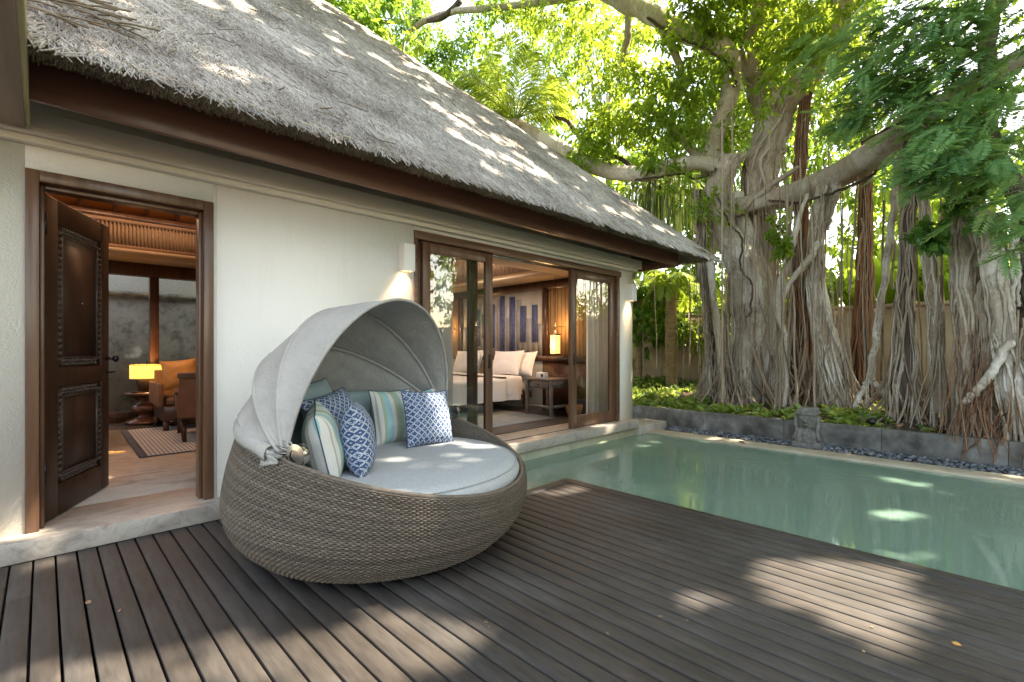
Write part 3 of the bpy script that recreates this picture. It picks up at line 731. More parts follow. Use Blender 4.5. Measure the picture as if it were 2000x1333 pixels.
# fallen twigs caught in the thatch
tw = MB()
for i in range(60):
    y = RE_Y + random.uniform(.05, 2.5); x = random.uniform(RX0 + .1, 6.5 - (y - RE_Y)); a = random.uniform(0, 6.28); L = random.uniform(.08, .28)
    d = Vector((math.cos(a), math.sin(a) * .73, math.sin(a) * .68)); q = Vector((x, y - .03, roofz(y) + .04))
    side = Vector((-d.y, d.x, 0)) * random.uniform(-.15, .15) * L
    tw.tube([q, q + d * L * .5 + side, q + d * L], random.uniform(.0025, .0055), 5)
for i in range(26):       # brownish clump by the beam end
    q = Vector((random.uniform(-.12, .30), RE_Y + .2 + random.uniform(0, .35), 0)); q.z = roofz(q.y) + .05
    d = Vector((random.uniform(.5, 1), random.uniform(-.6, .1), random.uniform(-.35, .1))).normalized()
    tw.tube([q, q + d * .1 + Vector((0, 0, .01)), q + d * random.uniform(.15, .3)], random.uniform(.004, .007), 5)
o = tw.build('twigs', M['twig']); tag(o, 'loose brown twigs fallen on the grey thatch above the eave', 'twigs', kind='stuff')
# fascia, return and soffit
fb = MB(); fb.box((RX0, FY, FZ0), (FX, FY + .035, FZ1)); fb.box((FX - .035, FY + .0355, FZ0), (FX, BYE, FZ1))
fb.build('fascia', M['fascia'], roofo, bevel=0.003)
fb = MB(); fb.box((RX0, FY - .012, FZ1 - .022), (FX + .012, FY - .0005, FZ1 + .02)); fb.build('fascia_lip', M['fascia'], roofo)
sf = MB()
sf.hexa([[RX0, FY + .036, 2.70], [FX - .04, FY + .036, 2.70], [EX, 4.2, 3.02], [RX0, 4.2, 3.02], [RX0, FY + .036, 2.72], [FX - .04, FY + .036, 2.72], [EX, 4.2, 3.05], [RX0, 4.2, 3.05]])
sf.hexa([[EX, 4.2, 3.02], [FX - .04, FY + .036, 2.70], [FX - .04, BYE, 2.70], [EX, BYE, 3.02], [EX, 4.2, 3.05], [FX - .04, FY + .036, 2.72], [FX - .04, BYE, 2.72], [EX, BYE, 3.05]])
sf.build('soffit', M['soffit'], roofo)
for k in range(7):                     # battens under the end overhang
    xx = 6.90 + k * .065; zz = 3.0 - (xx - EX) * .6
    bt = MB(); bt.box((xx, 3.70, zz - .05), (xx + .025, BYE - .2, zz - .02)); bt.build('batten', M['soffit'], roofo)
for k in range(9):
    bt = MB(); xx = 0.3 + k * .8; bt.hexa([[xx, FY + .04, 2.62], [xx + .05, FY + .04, 2.62], [xx + .05, 4.19, 2.93], [xx, 4.19, 2.93], [xx, FY + .04, 2.69], [xx + .05, FY + .04, 2.69], [xx + .05, 4.19, 3.0], [xx, 4.19, 3.0]]); bt.build('rafter', M['soffit'], roofo)
# interior ceiling planes
def ring_ceiling(x0, x1, y0, y1, ins, zc, ztop):
    """lowered soffit ring, slatted frieze above it"""
    c = MB(); xi0, xi1, yi0, yi1 = x0 + ins[0], x1 - ins[1], y0 + ins[2], y1 - ins[3]
    c.box((x0, y0, zc), (x1, yi0, zc + .05)); c.box((x0, yi1, zc), (x1, y1, zc + .05)); c.box((x0, yi0 + .0005, zc), (xi0, yi1 - .0005, zc + .05)); c.box((xi1, yi0 + .0005, zc), (x1, yi1 - .0005, zc + .05))
    for q in ((xi0 - .06, yi0 - .06, xi0 - .05, yi1 + .06), (xi1 + .05, yi0 - .06, xi1 + .06, yi1 + .06)): c.box((q[0], q[1], zc + .0505), (q[2], q[3], ztop))
    for q in ((xi0 - .0495, yi0 - .06, xi1 + .0495, yi0 - .05), (xi0 - .0495, yi1 + .05, xi1 + .0495, yi1 + .06)): c.box((q[0], q[1], zc + .0505), (q[2], q[3], ztop))
    c.build('ceiling', M['beige_lacquer'], villa)
    s2 = MB()
    zz0, zz1 = zc + .10, ztop - .06
    for side in (yi0 - .035, yi1 + .025):
        xx = xi0
        while xx < xi1: s2.box((xx, side - .005, zz0), (xx + .018, side + .012, zz1)); xx += .042
        s2.box((xi0, side - .008, zz0 - .05), (xi1, side + .016, zz0 - .0005)); s2.box((xi0, side - .008, zz1 + .0005), (xi1, side + .016, zz1 + .05))
    yy = yi0
    while yy < yi1:
        s2.box((xi1 + .025, yy, zz0), (xi1 + .042, yy + .018, zz1)); s2.box((xi0 - .042, yy, zz0), (xi0 - .025, yy + .018, zz1)); yy += .042
    o2 = s2.build('slatted_frieze', M['frieze'], villa)
ring_ceiling(LX + .15, 2.55, WY + WT, BY, (.6, .6, .5, 1.0), 2.60, 3.06)
ring_ceiling(2.68, EX - .15, WY + WT, BY, (.6, .63, .95, .6), 2.52, 3.10)
def pitched(x0, x1, y0, y1, z0, rise):
    """woven pitched lining with rafters"""
    ym = (y0 + y1) / 2; zm = z0 + (ym - y0) * rise
    c = MB()
    c.hexa([[x0, y0, z0], [x1, y0, z0], [x1, ym, zm], [x0, ym, zm], [x0, y0, z0 + .03], [x1, y0, z0 + .03], [x1, ym, zm + .03], [x0, ym, zm + .03]])
    c.hexa([[x0, ym, zm], [x1, ym, zm], [x1, y1, z0], [x0, y1, z0], [x0, ym, zm + .03], [x1, ym, zm + .03], [x1, y1, z0 + .03], [x0, y1, z0 + .03]])
    c.build('ceiling', M['woven_ceiling'], villa)['label'] = 'orange woven pitched ceiling'
    r_ = MB(); xx = x0 + .2
    while xx < x1 - .1:
        for (ya, za, yb, zb) in ((y0, z0, ym, zm), (ym, zm, y1, z0)):
            r_.hexa([[xx, ya, za - .06], [xx + .045, ya, za - .06], [xx + .045, yb, zb - .06], [xx, yb, zb - .06], [xx, ya, za - .002], [xx + .045, ya, za - .002], [xx + .045, yb, zb - .002], [xx, yb, zb - .002]])
        xx += .36
    r_.build('rafter', M['rafter'], villa)
    for q in (y0 - .03, y1 - .05): r_ = MB(); r_.box((x0, q, z0 - .10), (x1, q + .08, z0 - .015)); r_.build('wall_plate', M['dark_wood'], villa)
M['rafter'] = wood('rafter', (0.30, 0.12, 0.05), (0.2, 0.08, 0.03), axis='y')
pitched(LX + .6, 2.5, WY + WT + .42, 8.62, 3.16, .93)
pitched(2.9, EX - .6, WY + WT + .9, 8.95, 3.20, .93)
# glazed rear of the living room
gf = MB()
hz = 2.44
gf.box((LX, BY - .06, 2.40), (2.55, BY + .10, 2.598)); gf.box((LX, BY - .05, FLZ), (2.55, BY + .10, FLZ + .15))
px = at(301, 700, y=BY).x
for xx in (px - 1.25 * 2, px - 1.25, px, px + 1.25): gf.box((xx - .06, BY - .04, FLZ + .151), (xx + .06, BY + .08, 2.399))
gfo = gf.build('window_frame', M['dark_wood'], villa, bevel=0.003)
gp = MB(); gp.add([[LX, BY + .02, FLZ + .15], [2.55, BY + .02, FLZ + .15], [2.55, BY + .02, 2.4], [LX, BY + .02, 2.4]], [[0, 1, 2, 3]]); gp.build('pane', M['glass_clear'], gfo)
# rear boundary seen through the room
rw = thing('boundary_wall', 'stained grey concrete boundary wall seen through the rear window', 'wall')
b_ = MB(); b_.box((-6, 11.2, -.2), (5, 11.4, 2.22)); b_.build('wall', M['grey_concrete'], rw)
b_ = MB(); b_.box((-6, 11.16, 2.222), (5, 11.44, 2.31)); b_.build('coping', M['grey_concrete'], rw)
nh = thing('neighbouring_wall', 'pale pebble-dashed wall rising above the grey boundary wall', 'wall')
b_ = MB(); b_.box((-7, 12.4, -.2), (6, 12.6, 4.5)); b_.build('wall', M['pebble_dash'], nh)

# ---- timber beam overhead at the far left
bm = MB(); bm.box((-.40, -1.5, 2.552), (-.075, 4.03, 2.80))
bo = thing('timber_beam', 'weathered brown timber beam resting on the white wall beside the thatch', 'beam')
M['beam'] = wood('beam', (0.36, 0.27, 0.20), (0.20, 0.145, 0.105), rough=0.8, axis='y', scale=1.5, coat=0)
M['moss'] = mat('moss', (0.50, 0.47, 0.22), (0.34, 0.28, 0.17), scale=6, rough=0.95, stretch=(1, .3, 1))
bm.build('beam', M['beam'], bo, bevel=0.006)
bm = MB(); bm.box((-.0745, -1.5, 2.56), (-.055, 4.0, 2.79)); bm.build('edge_board', M['moss'], bo)

# ------------------------------------------------------------------ wall lamps
def lamp(x0, x1, label, energy):
    y1 = WY - .003; z0, z1 = 2.02, 2.285
    L = thing('wall_lamp', label, 'wall lamp', ((x0 + x1) / 2, y1, z0), 'box wall lamps on the front wall')
    b2 = MB(); w2 = (x1 - x0) / 2
    b2.box((-w2, -.115, 0), (w2, -.105, z1 - z0)); b2.box((-w2, -.1045, 0), (-w2 + .008, -.004, z1 - z0)); b2.box((w2 - .008, -.1045, 0), (w2, -.004, z1 - z0)); b2.box((-w2 + .0085, -.1045, z1 - z0 - .01), (w2 - .0085, -.004, z1 - z0)); b2.box((-w2, -.0035, 0), (w2, 0.002, z1 - z0))
    b2.build('housing', M['white'], L, bevel=0.002)
    b2 = MB(); b2.box((-w2 + .02, -.085, .05), (w2 - .02, -.02, .06)); b2.build('bulb', M['glow'], L)
    ld = bpy.data.lights.new('lamp_light', 'SPOT'); ld.energy = energy; ld.color = (1, .66, .34); ld.spot_size = math.radians(88); ld.spot_blend = .6; ld.shadow_soft_size = .02
    lo = bpy.data.objects.new('lamp_light', ld); S.collection.objects.link(lo); lo.parent = L; lo.location = (0, -.05, .045)
x0 = at(777, 500, y=WY).x
lamp(x0, x0 + .125, 'white box wall lamp glowing beside the left edge of the sliding doors', 2.0)
x0 = at(1222, 560, y=WY).x
lamp(x0, x0 + .14, 'white box wall lamp on the narrow end pier by the garden', 3.0)

# ------------------------------------------------------------------ daybed
BC = np.array([1.655, 2.905]); fd = np.array([.435, -.9]); fd /= np.linalg.norm(fd); ax = np.array([fd[1] * -1, fd[0]])
BROT = math.atan2(ax[1], ax[0])      # local x = ax, local -y = front
bed = thing('daybed', 'round grey wicker daybed with a folding fabric canopy on the wooden deck', 'daybed', (BC[0], BC[1], 0), rz=BROT)
# local coordinates: x along the hinge axis, y backwards (front is -y)
def rim_z(a):
    s_ = (1 - math.sin(a)) / 2      # 1 at the front (a=-90deg)
    return .42 + .37 * math.sin((1 - s_) * PI / 2) ** 1.0
RP_Z = [.04, .09, .16, .24, .33, .45, .58, .70, .82]; RP_R = [.765, .84, .90, .940, .957, .945, .92, .885, .85]
def rad(z): return float(np.interp(z, RP_Z, RP_R))
zz_tab = np.linspace(.03, .85, 200); rr_tab = np.interp(zz_tab, RP_Z, RP_R)
k_ = np.ones(21) / 21; rr_tab = np.convolve(np.pad(rr_tab, 10, 'edge'), k_, 'valid')
def radn(z): return np.interp(z, zz_tab, rr_tab)
NST = 320; SUB = 4; NA = NST * SUB
aa = np.linspace(0, 2 * PI, NA, endpoint=False)
rimz = np.array([rim_z(a) for a in aa])
NR = 52
wk = MB()
for r in range(NR):
    t0 = (r + .5) / NR
    # rows are level near the base and follow the rim near the top
    z = .045 + (rimz - .045) * t0
    hh = (rimz - .045) / NR * .50
    wav = np.cos(aa * NST / 2 + (PI if r % 2 else 0))
    R_ = radn(z) + wav * .0048 + .002
    ring = []
    for (dz, dr) in ((-1, -.004), (-.75, .003), (.75, .003), (1, -.004)):
        zz = z + dz * hh * .93
        ring.append(np.stack([R_ * 0 + (radn(zz) + wav * .0048 + dr) * np.cos(aa), (radn(zz) + wav * .0048 + dr) * np.sin(aa), zz], -1))
    G = np.stack(ring, 0)           # 4, NA, 3
    m_ = NA; V = G.reshape(-1, 3)
    i = np.arange(3)[:, None]; j = np.arange(m_)[None, :]; j2 = (j + 1) % m_
    F = np.stack([i * m_ + j, i * m_ + j2, (i + 1) * m_ + j2, (i + 1) * m_ + j], -1).reshape(-1, 4)
    # separate strands every other stake so that each shows its own tint
    wk.add(V, F)
wk.build('wicker_basket', M['wicker'], bed, smooth=False)
wk = MB(); G = []
for q in np.linspace(0, 1, 14):
    z = .035 + (rimz - .035) * q
    R_ = radn(z) - .0085
    G.append(np.stack([R_ * np.cos(aa), R_ * np.sin(aa), z], -1)[::4])
for q in (1.0, .6, .3):
    z = .30 + (rimz - .30) * q; R_ = radn(rimz) - .05
    G.append(np.stack([R_ * np.cos(aa), R_ * np.sin(aa), z], -1)[::4])
G = np.array(G); G = np.concatenate([G, G[:, :1]], 1); wk.grid(G)
wk.build('basket_lining', M['wicker_in'], bed, smooth=True)
wk = MB(); wk.tube([((radn(rim_z(a)) - .02) * math.cos(a), (radn(rim_z(a)) - .02) * math.sin(a), rim_z(a) + .004) for a in np.linspace(0, 2 * PI, 120, endpoint=False)], .013, 8, close=True)
wk.build('woven_rim', M['wicker'], bed, smooth=True)
wk = MB()
wk.cyl((0, 0), .70, .03, .05, 40)
wk.build('base', M['black'], bed)
for a in (-2.3, -.75, .75, 2.3):
    wk = MB(); wk.cyl((.70 * math.cos(a), .70 * math.sin(a)), .014, 0.0, .06, 10); wk.build('foot', M['chrome'], bed)
# seat cushion with rounded edge
cu = MB(); CR = .908
prof = [(.001, .535), (.3, .534), (.6, .53), (.80, .522), (.868, .508), (.893, .485), (CR, .455), (.903, .42), (.88, .395), (.8, .385)]
cu.lathe((0, 0, 0), prof[::-1], 96)
cu.build('seat_cushion', M['cushion'], bed, smooth=True)
cu = MB(); cu.tube([(.886 * math.cos(a), .886 * math.sin(a), .501) for a in np.linspace(0, 2 * PI, 96, endpoint=False)], .004, 6, close=True)
cu.build('cushion_piping', M['cushion'], bed, smooth=True)
# back bolster following the curved back
cu = MB(); G = []
for a in np.linspace(math.radians(12), math.radians(168), 60):
    e = min(1, (a - math.radians(12)) / .12, (math.radians(168) - a) / .12); e = max(0.02, e) ** .4
    row = []
    for b in np.linspace(0, 2 * PI, 21):
        cr, sr = math.cos(b), math.sin(b)
        cr = math.copysign(abs(cr) ** .6, cr); sr = math.copysign(abs(sr) ** .6, sr)
        rr = .735 + .085 * cr * e; zz = .70 + .185 * sr * e + .03 * math.sin(a)
        row.append((rr * math.cos(a), rr * math.sin(a), zz))
    G.append(row)
cu.grid(G); cu.build('back_cushion', M['backcush'], bed, smooth=True)
# canopy: fabric over four folding hoops
HM = (0.0, 0.0, .69)       # hinge midpoint (local)
HB = np.array([.01, .015])
def hoop_pt(a, th, r, rz):
    h = rz * math.sin(a)
    return (HB[0] - r * math.cos(a), HB[1] - h * math.sin(th), HM[2] + h * math.cos(th))
HOOPS = [(10, .86, .90), (-20, .865, .90), (-48, .875, .885), (-74, .90, .86)]
cano = bpy.data.objects.new('canopy', None); S.collection.objects.link(cano); cano.parent = bed
for hi in range(3):
    t0_, r0, z0 = HOOPS[hi]; t1_, r1, z1 = HOOPS[hi + 1]
    G = []
    NU = 14 if hi < 2 else 18
    for u in np.linspace(0, 1, NU):
        th = math.radians(t0_ + (t1_ - t0_) * u); row = []
        for a in np.linspace(.04, PI - .04, 96):
            sag = 1 - (.030 if hi < 2 else .05) * math.sin(PI * u) * math.sin(a) ** .5
            wr = .010 * noise.noise(Vector((a * 5 + hi * 9, u * 2.5, 1.3))) + .008 * noise.noise(Vector((a * 16, u * 3 + hi * 7, 4)))
            if hi == 2: wr *= 2.6
            pull = .035 * math.exp(-(a / .14) ** 2) + .035 * math.exp(-((PI - a) / .14) ** 2)
            x, y, z = hoop_pt(a, th, (r0 + (r1 - r0) * u) * sag, (z0 + (z1 - z0) * u) * sag + wr)
            row.append((x + wr * .6 * math.cos(a), y, z + pull * .0))
        G.append(row)
    c = MB(); c.grid(G)
    o = c.build('canopy_panel', M['fabric'], cano, smooth=True)
    sm = o.modifiers.new('cloth', 'SOLIDIFY'); sm.thickness = .005; sm.offset = 0
for hi, (th, r, rz_) in enumerate(HOOPS[:3]):
    c = MB(); c.tube([hoop_pt(a, math.radians(th), r - (.0 if hi == 0 else .006), rz_ - (.0 if hi == 0 else .008)) for a in np.linspace(.05, PI - .05, 80)], .011 if hi == 0 else .014, 8)
    c.build('hoop', M['fabric'], cano, smooth=True)
# bunched fabric between the last hoop and the rim, and the roll over the rim
G = []
for u in np.linspace(0, 1, 16):
    row = []
    for a in np.linspace(.02, PI - .02, 110):
        p_ = np.array(hoop_pt(a, math.radians(-74), .90, .86))
        aa_ = PI - a
        rz_ = rim_z(aa_); rr = radn(rz_) + .012
        q_ = np.array([rr * math.cos(aa_), rr * math.sin(aa_), rz_ + .035])
        b_ = p_ * (1 - u) + q_ * u
        d_ = q_ - p_
        wv = .020 * math.sin(u * PI) * math.sin(a * 26 + 3 * noise.noise(Vector((a * 3, u, 2))))
        row.append((b_[0] * (1 + wv), b_[1] * (1 + wv) - .02 * math.sin(u * PI), b_[2] - .05 * math.sin(u * PI) * math.sin(a)))
    G.append(row)
c = MB(); c.grid(G); o = c.build('gathered_skirt', M['fabric'], cano, smooth=True)
sm = o.modifiers.new('cloth', 'SOLIDIFY'); sm.thickness = .005; sm.offset = 0
G = []
for a in np.linspace(.10, PI - .10, 110):
    rz_ = rim_z(a); rr = radn(rz_); row = []
    wob = .006 * noise.noise(Vector((a * 6, 0, 5)))
    for b in np.linspace(-.5, 4.0, 12):
        r2 = .036 + wob + .004 * math.sin(a * 17 + b)
        row.append(((rr - .01 + r2 * 1.1 * math.cos(b)) * math.cos(a), (rr - .01 + r2 * 1.1 * math.cos(b)) * math.sin(a), rz_ + .005 + r2 * 1.25 * math.sin(b)))
    G.append(row)
c = MB(); c.grid(G); o = c.build('rolled_flap', M['fabric'], cano, smooth=True)
sm = o.modifiers.new('cloth', 'SOLIDIFY'); sm.thickness = .006; sm.offset = 0
# pointed tail of the flap by the near hinge
c = MB(); G = []
for u in np.linspace(0, 1, 8):
    a = PI - .16 + .15 * u; rz_ = rim_z(a); rr = radn(rz_) + .016
    wd = .055 * (1 - u) + .012
    G.append([((rr + .004 * math.sin(q * 9)) * math.cos(a), (rr) * math.sin(a), rz_ + .03 - wd * q * 1.5 - .02 * u) for q in np.linspace(0, 1, 6)])
c.grid(G); o = c.build('flap_corner', M['fabric'], cano, smooth=True)
sm = o.modifiers.new('cloth', 'SOLIDIFY'); sm.thickness = .005; sm.offset = 0
# hinges
for sx_ in (-1, 1):
    c = MB(); hx_ = HB[0] + sx_ * .865; hy_ = -.07
    zc = .715
    c.tube([(hx_ - .022, hy_, zc), (hx_ + .022, hy_, zc)], [.058, .058], 28)
    c.tube([(hx_ - .026 * 1.0, hy_, zc), (hx_ - .022, hy_, zc)], [.03, .058], 28, caps=False)
    c.box((hx_ - .012, hy_ - .03, zc - .11), (hx_ + .012, hy_ + .03, zc - .02))
    for th, r, rz_ in HOOPS:
        e = hoop_pt(.11 if sx_ < 0 else PI - .11, math.radians(th), r, rz_)
        c.tube([(hx_, hy_, zc + .01), e], .0055, 6)
    c.build('hinge', M['chrome'], cano, smooth=False, bevel=0.003)

# ------------------------------------------------------------------ pillows
def pillow_mesh(w_, h_, t_, n=22, seed=0):
    b = MB(); g = np.linspace(-1, 1, n)
    X, Y = np.meshgrid(g, g, indexing='ij')
    px_ = X * (1 - .075 * (1 - Y ** 2)) * w_ / 2; py_ = Y * (1 - .075 * (1 - X ** 2)) * h_ / 2
    body = np.clip((1 - np.abs(X) ** 2.6), 0, 1) ** .55 * np.clip((1 - np.abs(Y) ** 2.6), 0, 1) ** .55
    wr = np.array([[noise.noise(Vector((x * 2.2 + seed, y * 2.2, seed * 1.7))) for y in g] for x in g]) * .10
    Z = t_ / 2 * body * (1 + wr)
    b.grid(np.stack([px_, py_, Z], -1)); b.grid(np.stack([px_, py_, -Z], -1)[::-1])
    e = []
    for i in range(n): e.append((px_[i, 0], py_[i, 0], 0))
    for i in range(1, n): e.append((px_[-1, i], py_[-1, i], 0))
    for i in range(n - 2, -1, -1): e.append((px_[i, -1], py_[i, -1], 0))
    for i in range(n - 2, 0, -1): e.append((px_[0, i], py_[0, i], 0))
    return b, e
def pillow(name, label, cat, m, c, nrm, roll, w_, h_, t_, group=None, piping=True, seed=0, up=Vector((0, 0, 1))):
    b, e = pillow_mesh(w_, h_, t_, seed=seed)
    o = b.build(name, m, smooth=True)
    nrm = Vector(nrm).normalized(); xax = up.cross(nrm).normalized(); yax = nrm.cross(xax)
    R = Matrix((xax, yax, nrm)).transposed() @ Matrix.Rotation(roll, 3, 'Z')
    o.matrix_world = Matrix.Translation(c) @ R.to_4x4()
    tag(o, label, cat, group)
    if piping:
        q = MB(); q.tube(e, .0038, 6, close=True); q.build('piping', M['piping'] if piping is True else piping, o, smooth=True)
    return o
def cw(lx, ly, z):               # bed local (front positive ly) to world
    return Vector((BC[0] + ax[0] * lx + fd[0] * ly, BC[1] + ax[1] * lx + fd[1] * ly, z))
GP = 'scatter cushions on the wicker daybed'
c1 = at(632, 866, d=2.76); c1.z = max(c1.z, .70)
pillow('cushion', 'striped green and blue cushion seen edge-on beside the canopy hinge', 'cushion', M['stripe'], c1, (.90, -.40, .22), .12, .44, .44, .21, GP, seed=1)
c2_ = at(700, 857, d=2.86)
pillow('cushion', 'blue ring-patterned cushion seen edge-on in front, right of the edge-on striped one', 'cushion', M['rings'], c2_, (.86, -.50, .15), -.06, .43, .43, .20, GP, seed=2, piping=M['rings'])
c3_ = at(657, 822, d=3.15)
pillow('cushion', 'blue ring-patterned cushion lying half hidden behind the two edge-on cushions', 'cushion', M['rings'], c3_, (.35, -.80, .45), .15, .44, .40, .17, GP, seed=3)
c4_ = at(769, 814, d=3.74)
pillow('cushion', 'upright striped green, white and blue cushion facing forward on the daybed', 'cushion', M['stripe'], c4_, (.15, -.95, .25), -.03, .40, .43, .19, GP, seed=4)
c5_ = at(836, 816, d=3.62)
pillow('cushion', 'upright blue ring-patterned cushion facing forward at the right', 'cushion', M['rings'], c5_, (.02, -.97, .28), -.05, .42, .42, .17, GP, seed=5)
c6_ = at(822, 812, d=3.92)
pillow('cushion', 'green striped cushion peeking out behind the right blue one', 'cushion', M['stripe'], c6_, (-.10, -.95, .25), .18, .40, .40, .15, GP, seed=6)
c7_ = at(625, 800, d=3.40)
pillow('cushion', 'plain pale green cushion at the back beneath the canopy side', 'cushion', M['backcush'], c7_, (.6, -.75, .3), .05, .42, .42, .15, GP, seed=7)

# ------------------------------------------------------------------ living room
LP = at(287, 826, z=FLZ); LP = Vector((LP.x, LP.y, FLZ))
st_ = thing('side_table', 'turned dark wooden drum side table under the glowing lamp', 'side table', LP)
b = MB(); b.lathe((0, 0, 0), [(.001, 0), (.24, 0), (.27, .015), (.265, .04), (.16, .075), (.115, .10), (.10, .13), (.14, .16), (.19, .20), (.20, .235), (.185, .27), (.13, .30), (.115, .335), (.14, .37), (.22, .405)], 40)
b.build('stem', wood('table_wood', (0.15, 0.06, 0.03), (0.07, 0.03, 0.018), rough=.25, coat=.5), st_, smooth=True)
b = MB(); b.lathe((0, 0, 0), [(.20, .405), (.27, .43), (.285, .45), (.28, .47), (.001, .472)], 40); b.build('table_top', M['dark_wood'], st_, smooth=True)
tl = thing('table_lamp', 'lit table lamp with a yellow drum shade on a black square base', 'lamp', LP + Vector((0, 0, .473)))
b = MB(); b.box((-.19, -.09, 0), (.19, .09, .02)); b.box((-.11, -.06, .0205), (.11, .06, .20)); b.cyl((0, 0), .008, .20, .47, 8); b.build('base', M['black'], tl, bevel=.004)
b = MB(); b.lathe((0, 0, 0), [(.205, .205), (.21, .21), (.21, .41), (.205, .415)], 48); b.build('lamp_shade', M['shade'], tl, smooth=True)
b = MB(); b.tube([(.211 * math.cos(a), .211 * math.sin(a), .413) for a in np.linspace(0, 2 * PI, 48, endpoint=False)], .004, 6, close=True)
b.tube([(.211 * math.cos(a), .211 * math.sin(a), .207) for a in np.linspace(0, 2 * PI, 48, endpoint=False)], .004, 6, close=True); b.build('shade_trim', M['dark_wood'], tl)
b = MB(); b.blob((0, 0, .33), (.03, .03, .04), 12, 8); b.build('bulb', M['glow'], tl, smooth=True)
def pt(name, loc, e, col=(1, .55, .22), r=.05, parent=None):
    l = bpy.data.lights.new(name, 'POINT'); l.energy = e; l.color = col; l.shadow_soft_size = r
    o = bpy.data.objects.new(name, l); S.collection.objects.link(o); o.location = loc
    if parent: o.parent = parent
    return o
pt('bulb_light', LP + Vector((0, 0, .473 + .33)), 8, r=.04)
# point lamps hung free below the woven ceilings: cove glow, and added bedroom fill
for (x_, y_, z_, e_) in ((-.8, 6.6, 4.2, 12), (1.4, 6.6, 4.2, 14), (1.2, 7.5, 3.7, 9), (-.4, 7.5, 3.7, 8)):
    pt('cove_fill_light', (x_, y_, z_), e_, (1, .68, .42), .45)
for (x_, y_, z_, e_) in ((4.0, 6.2, 3.3, 15), (5.4, 6.6, 3.3, 17)):  # neutral lamps added to brighten the bedroom
    pt('cove_fill_light', (x_, y_, z_), e_, (1, .86, .72), .45)
# rug
rc = [at(236, 843, z=FLZ), at(272, 895, z=FLZ)]
ra = thing('rug', 'flat woven striped rug with a blue-grey border on the marble floor', 'rug', (rc[1].x, rc[1].y, FLZ))
dv = Vector((rc[0].x - rc[1].x, rc[0].y - rc[1].y)); RL = dv.length
ra.rotation_euler = (0, 0, math.atan2(dv.y, dv.x) - PI / 2)
b = MB(); b.box((.07, 0, .0005), (1.9, RL, .010)); b.build('weave', M['rug'], ra)
b = MB(); b.box((-.0, -.012, .0005), (.069, RL + .012, .012)); b.box((.0695, -.012, .0005), (1.9, -.0005, .0115)); b.build('border', M['rug_edge'], ra)
# armchair: dark wooden frame, rattan sides, seat facing away from the lamp
ap = at(420, 850, z=FLZ)
ac = thing('armchair', 'wooden armchair with woven rattan sides and gold cushions, partly behind the door frame', 'armchair', (ap.x, ap.y, FLZ), rz=math.radians(-8))
for (sx_, sy_, tl_) in ((-.36, -.34, .05), (.36, -.34, .05), (-.36, .36, -.05), (.36, .36, -.05)):
    b = MB(); b.hexa([[sx_ - .022 + tl_ * .3, sy_ - .022 - tl_, 0], [sx_ + .022 + tl_ * .3, sy_ - .022 - tl_, 0], [sx_ + .022 + tl_ * .3, sy_ + .022 - tl_, 0], [sx_ - .022 + tl_ * .3, sy_ + .022 - tl_, 0],
                      [sx_ - .035, sy_ - .035, .28], [sx_ + .035, sy_ - .035, .28], [sx_ + .035, sy_ + .035, .28], [sx_ - .035, sy_ + .035, .28]])
    b.build('leg', M['dark_wood'], ac)
b = MB(); b.box((-.40, -.40, .2805), (.40, .40, .36)); b.build('seat_frame', M['dark_wood'], ac, bevel=.01)
b = MB(); b.box((-.37, -.37, .361), (.37, .36, .48)); b.build('seat_cushion', M['gold_cloth'], ac, bevel=.04)
b = MB(); b.hexa([[-.42, -.42, .30], [.42, -.42, .30], [.42, -.37, .30], [-.42, -.37, .30], [-.40, -.50, .78], [.40, -.50, .78], [.40, -.45, .78], [-.40, -.45, .78]]); b.build('backrest', M['leather'], ac, bevel=.015)
b = MB(); b.hexa([[-.42, -.51, .78], [.42, -.51, .78], [.42, -.43, .78], [-.42, -.43, .78], [-.42, -.52, .85], [.42, -.52, .85], [.42, -.44, .85], [-.42, -.44, .85]]); b.build('top_rail', M['clay'], ac, bevel=.015)
for sx_ in (-1, 1):
    b = MB(); b.box((sx_ * .41 - .03, -.44, .58), (sx_ * .41 + .03, .42, .62)); b.box((sx_ * .41 - .02, .36, .361), (sx_ * .41 + .02, .41, .5795)); b.build('arm', M['dark_wood'], ac, bevel=.01)
    b = MB(); b.box((sx_ * .41 - .012, -.36, .365), (sx_ * .41 + .012, .355, .575)); b.build('side_panel', M['leather'], ac)
sp = at(372, 732, y=7.9)
sf_ = thing('sofa', 'sofa with woven rattan back holding a gold cushion behind the armchair', 'sofa', (sp.x + .55, sp.y + .45, FLZ), rz=0)
b = MB(); b.box((-.85, -.42, .14), (.85, .40, .34)); b.build('seat_frame', M['dark_wood'], sf_, bevel=.01)
b = MB(); b.box((-.82, -.40, .341), (.82, .30, .46)); b.build('seat_cushion', M['clay'], sf_, bevel=.04)
b = MB(); b.box((-.85, .30, .341), (.85, .40, .82)); b.build('backrest', M['gold_cloth'], sf_, bevel=.02)
for sx_ in (-1, 1):
    b = MB(); b.box((sx_ * .88 - .03, -.42, .345), (sx_ * .88 + .03, .40, .66)); b.build('arm', M['leather'], sf_, bevel=.015)
    for sy_ in (-.38, .36):
        b = MB(); b.box((sx_ * .82 - .03, sy_ - .03, 0), (sx_ * .82 + .03, sy_ + .03, .14)); b.build('leg', M['dark_wood'], sf_)
pc = at(352, 731, y=sp.y - .02 + .15)
pillow('cushion', 'gold satin cushion leaning on the sofa in the living room', 'cushion', M['gold_cloth'], pc, (-.1, -.95, .25), .1, .42, .42, .18, piping=False, seed=9)
ft = thing('foot_stool', 'low dark wooden bench seat beside the armchair', 'bench', (at(345, 822, z=FLZ).x, at(345, 822, z=FLZ).y, FLZ))
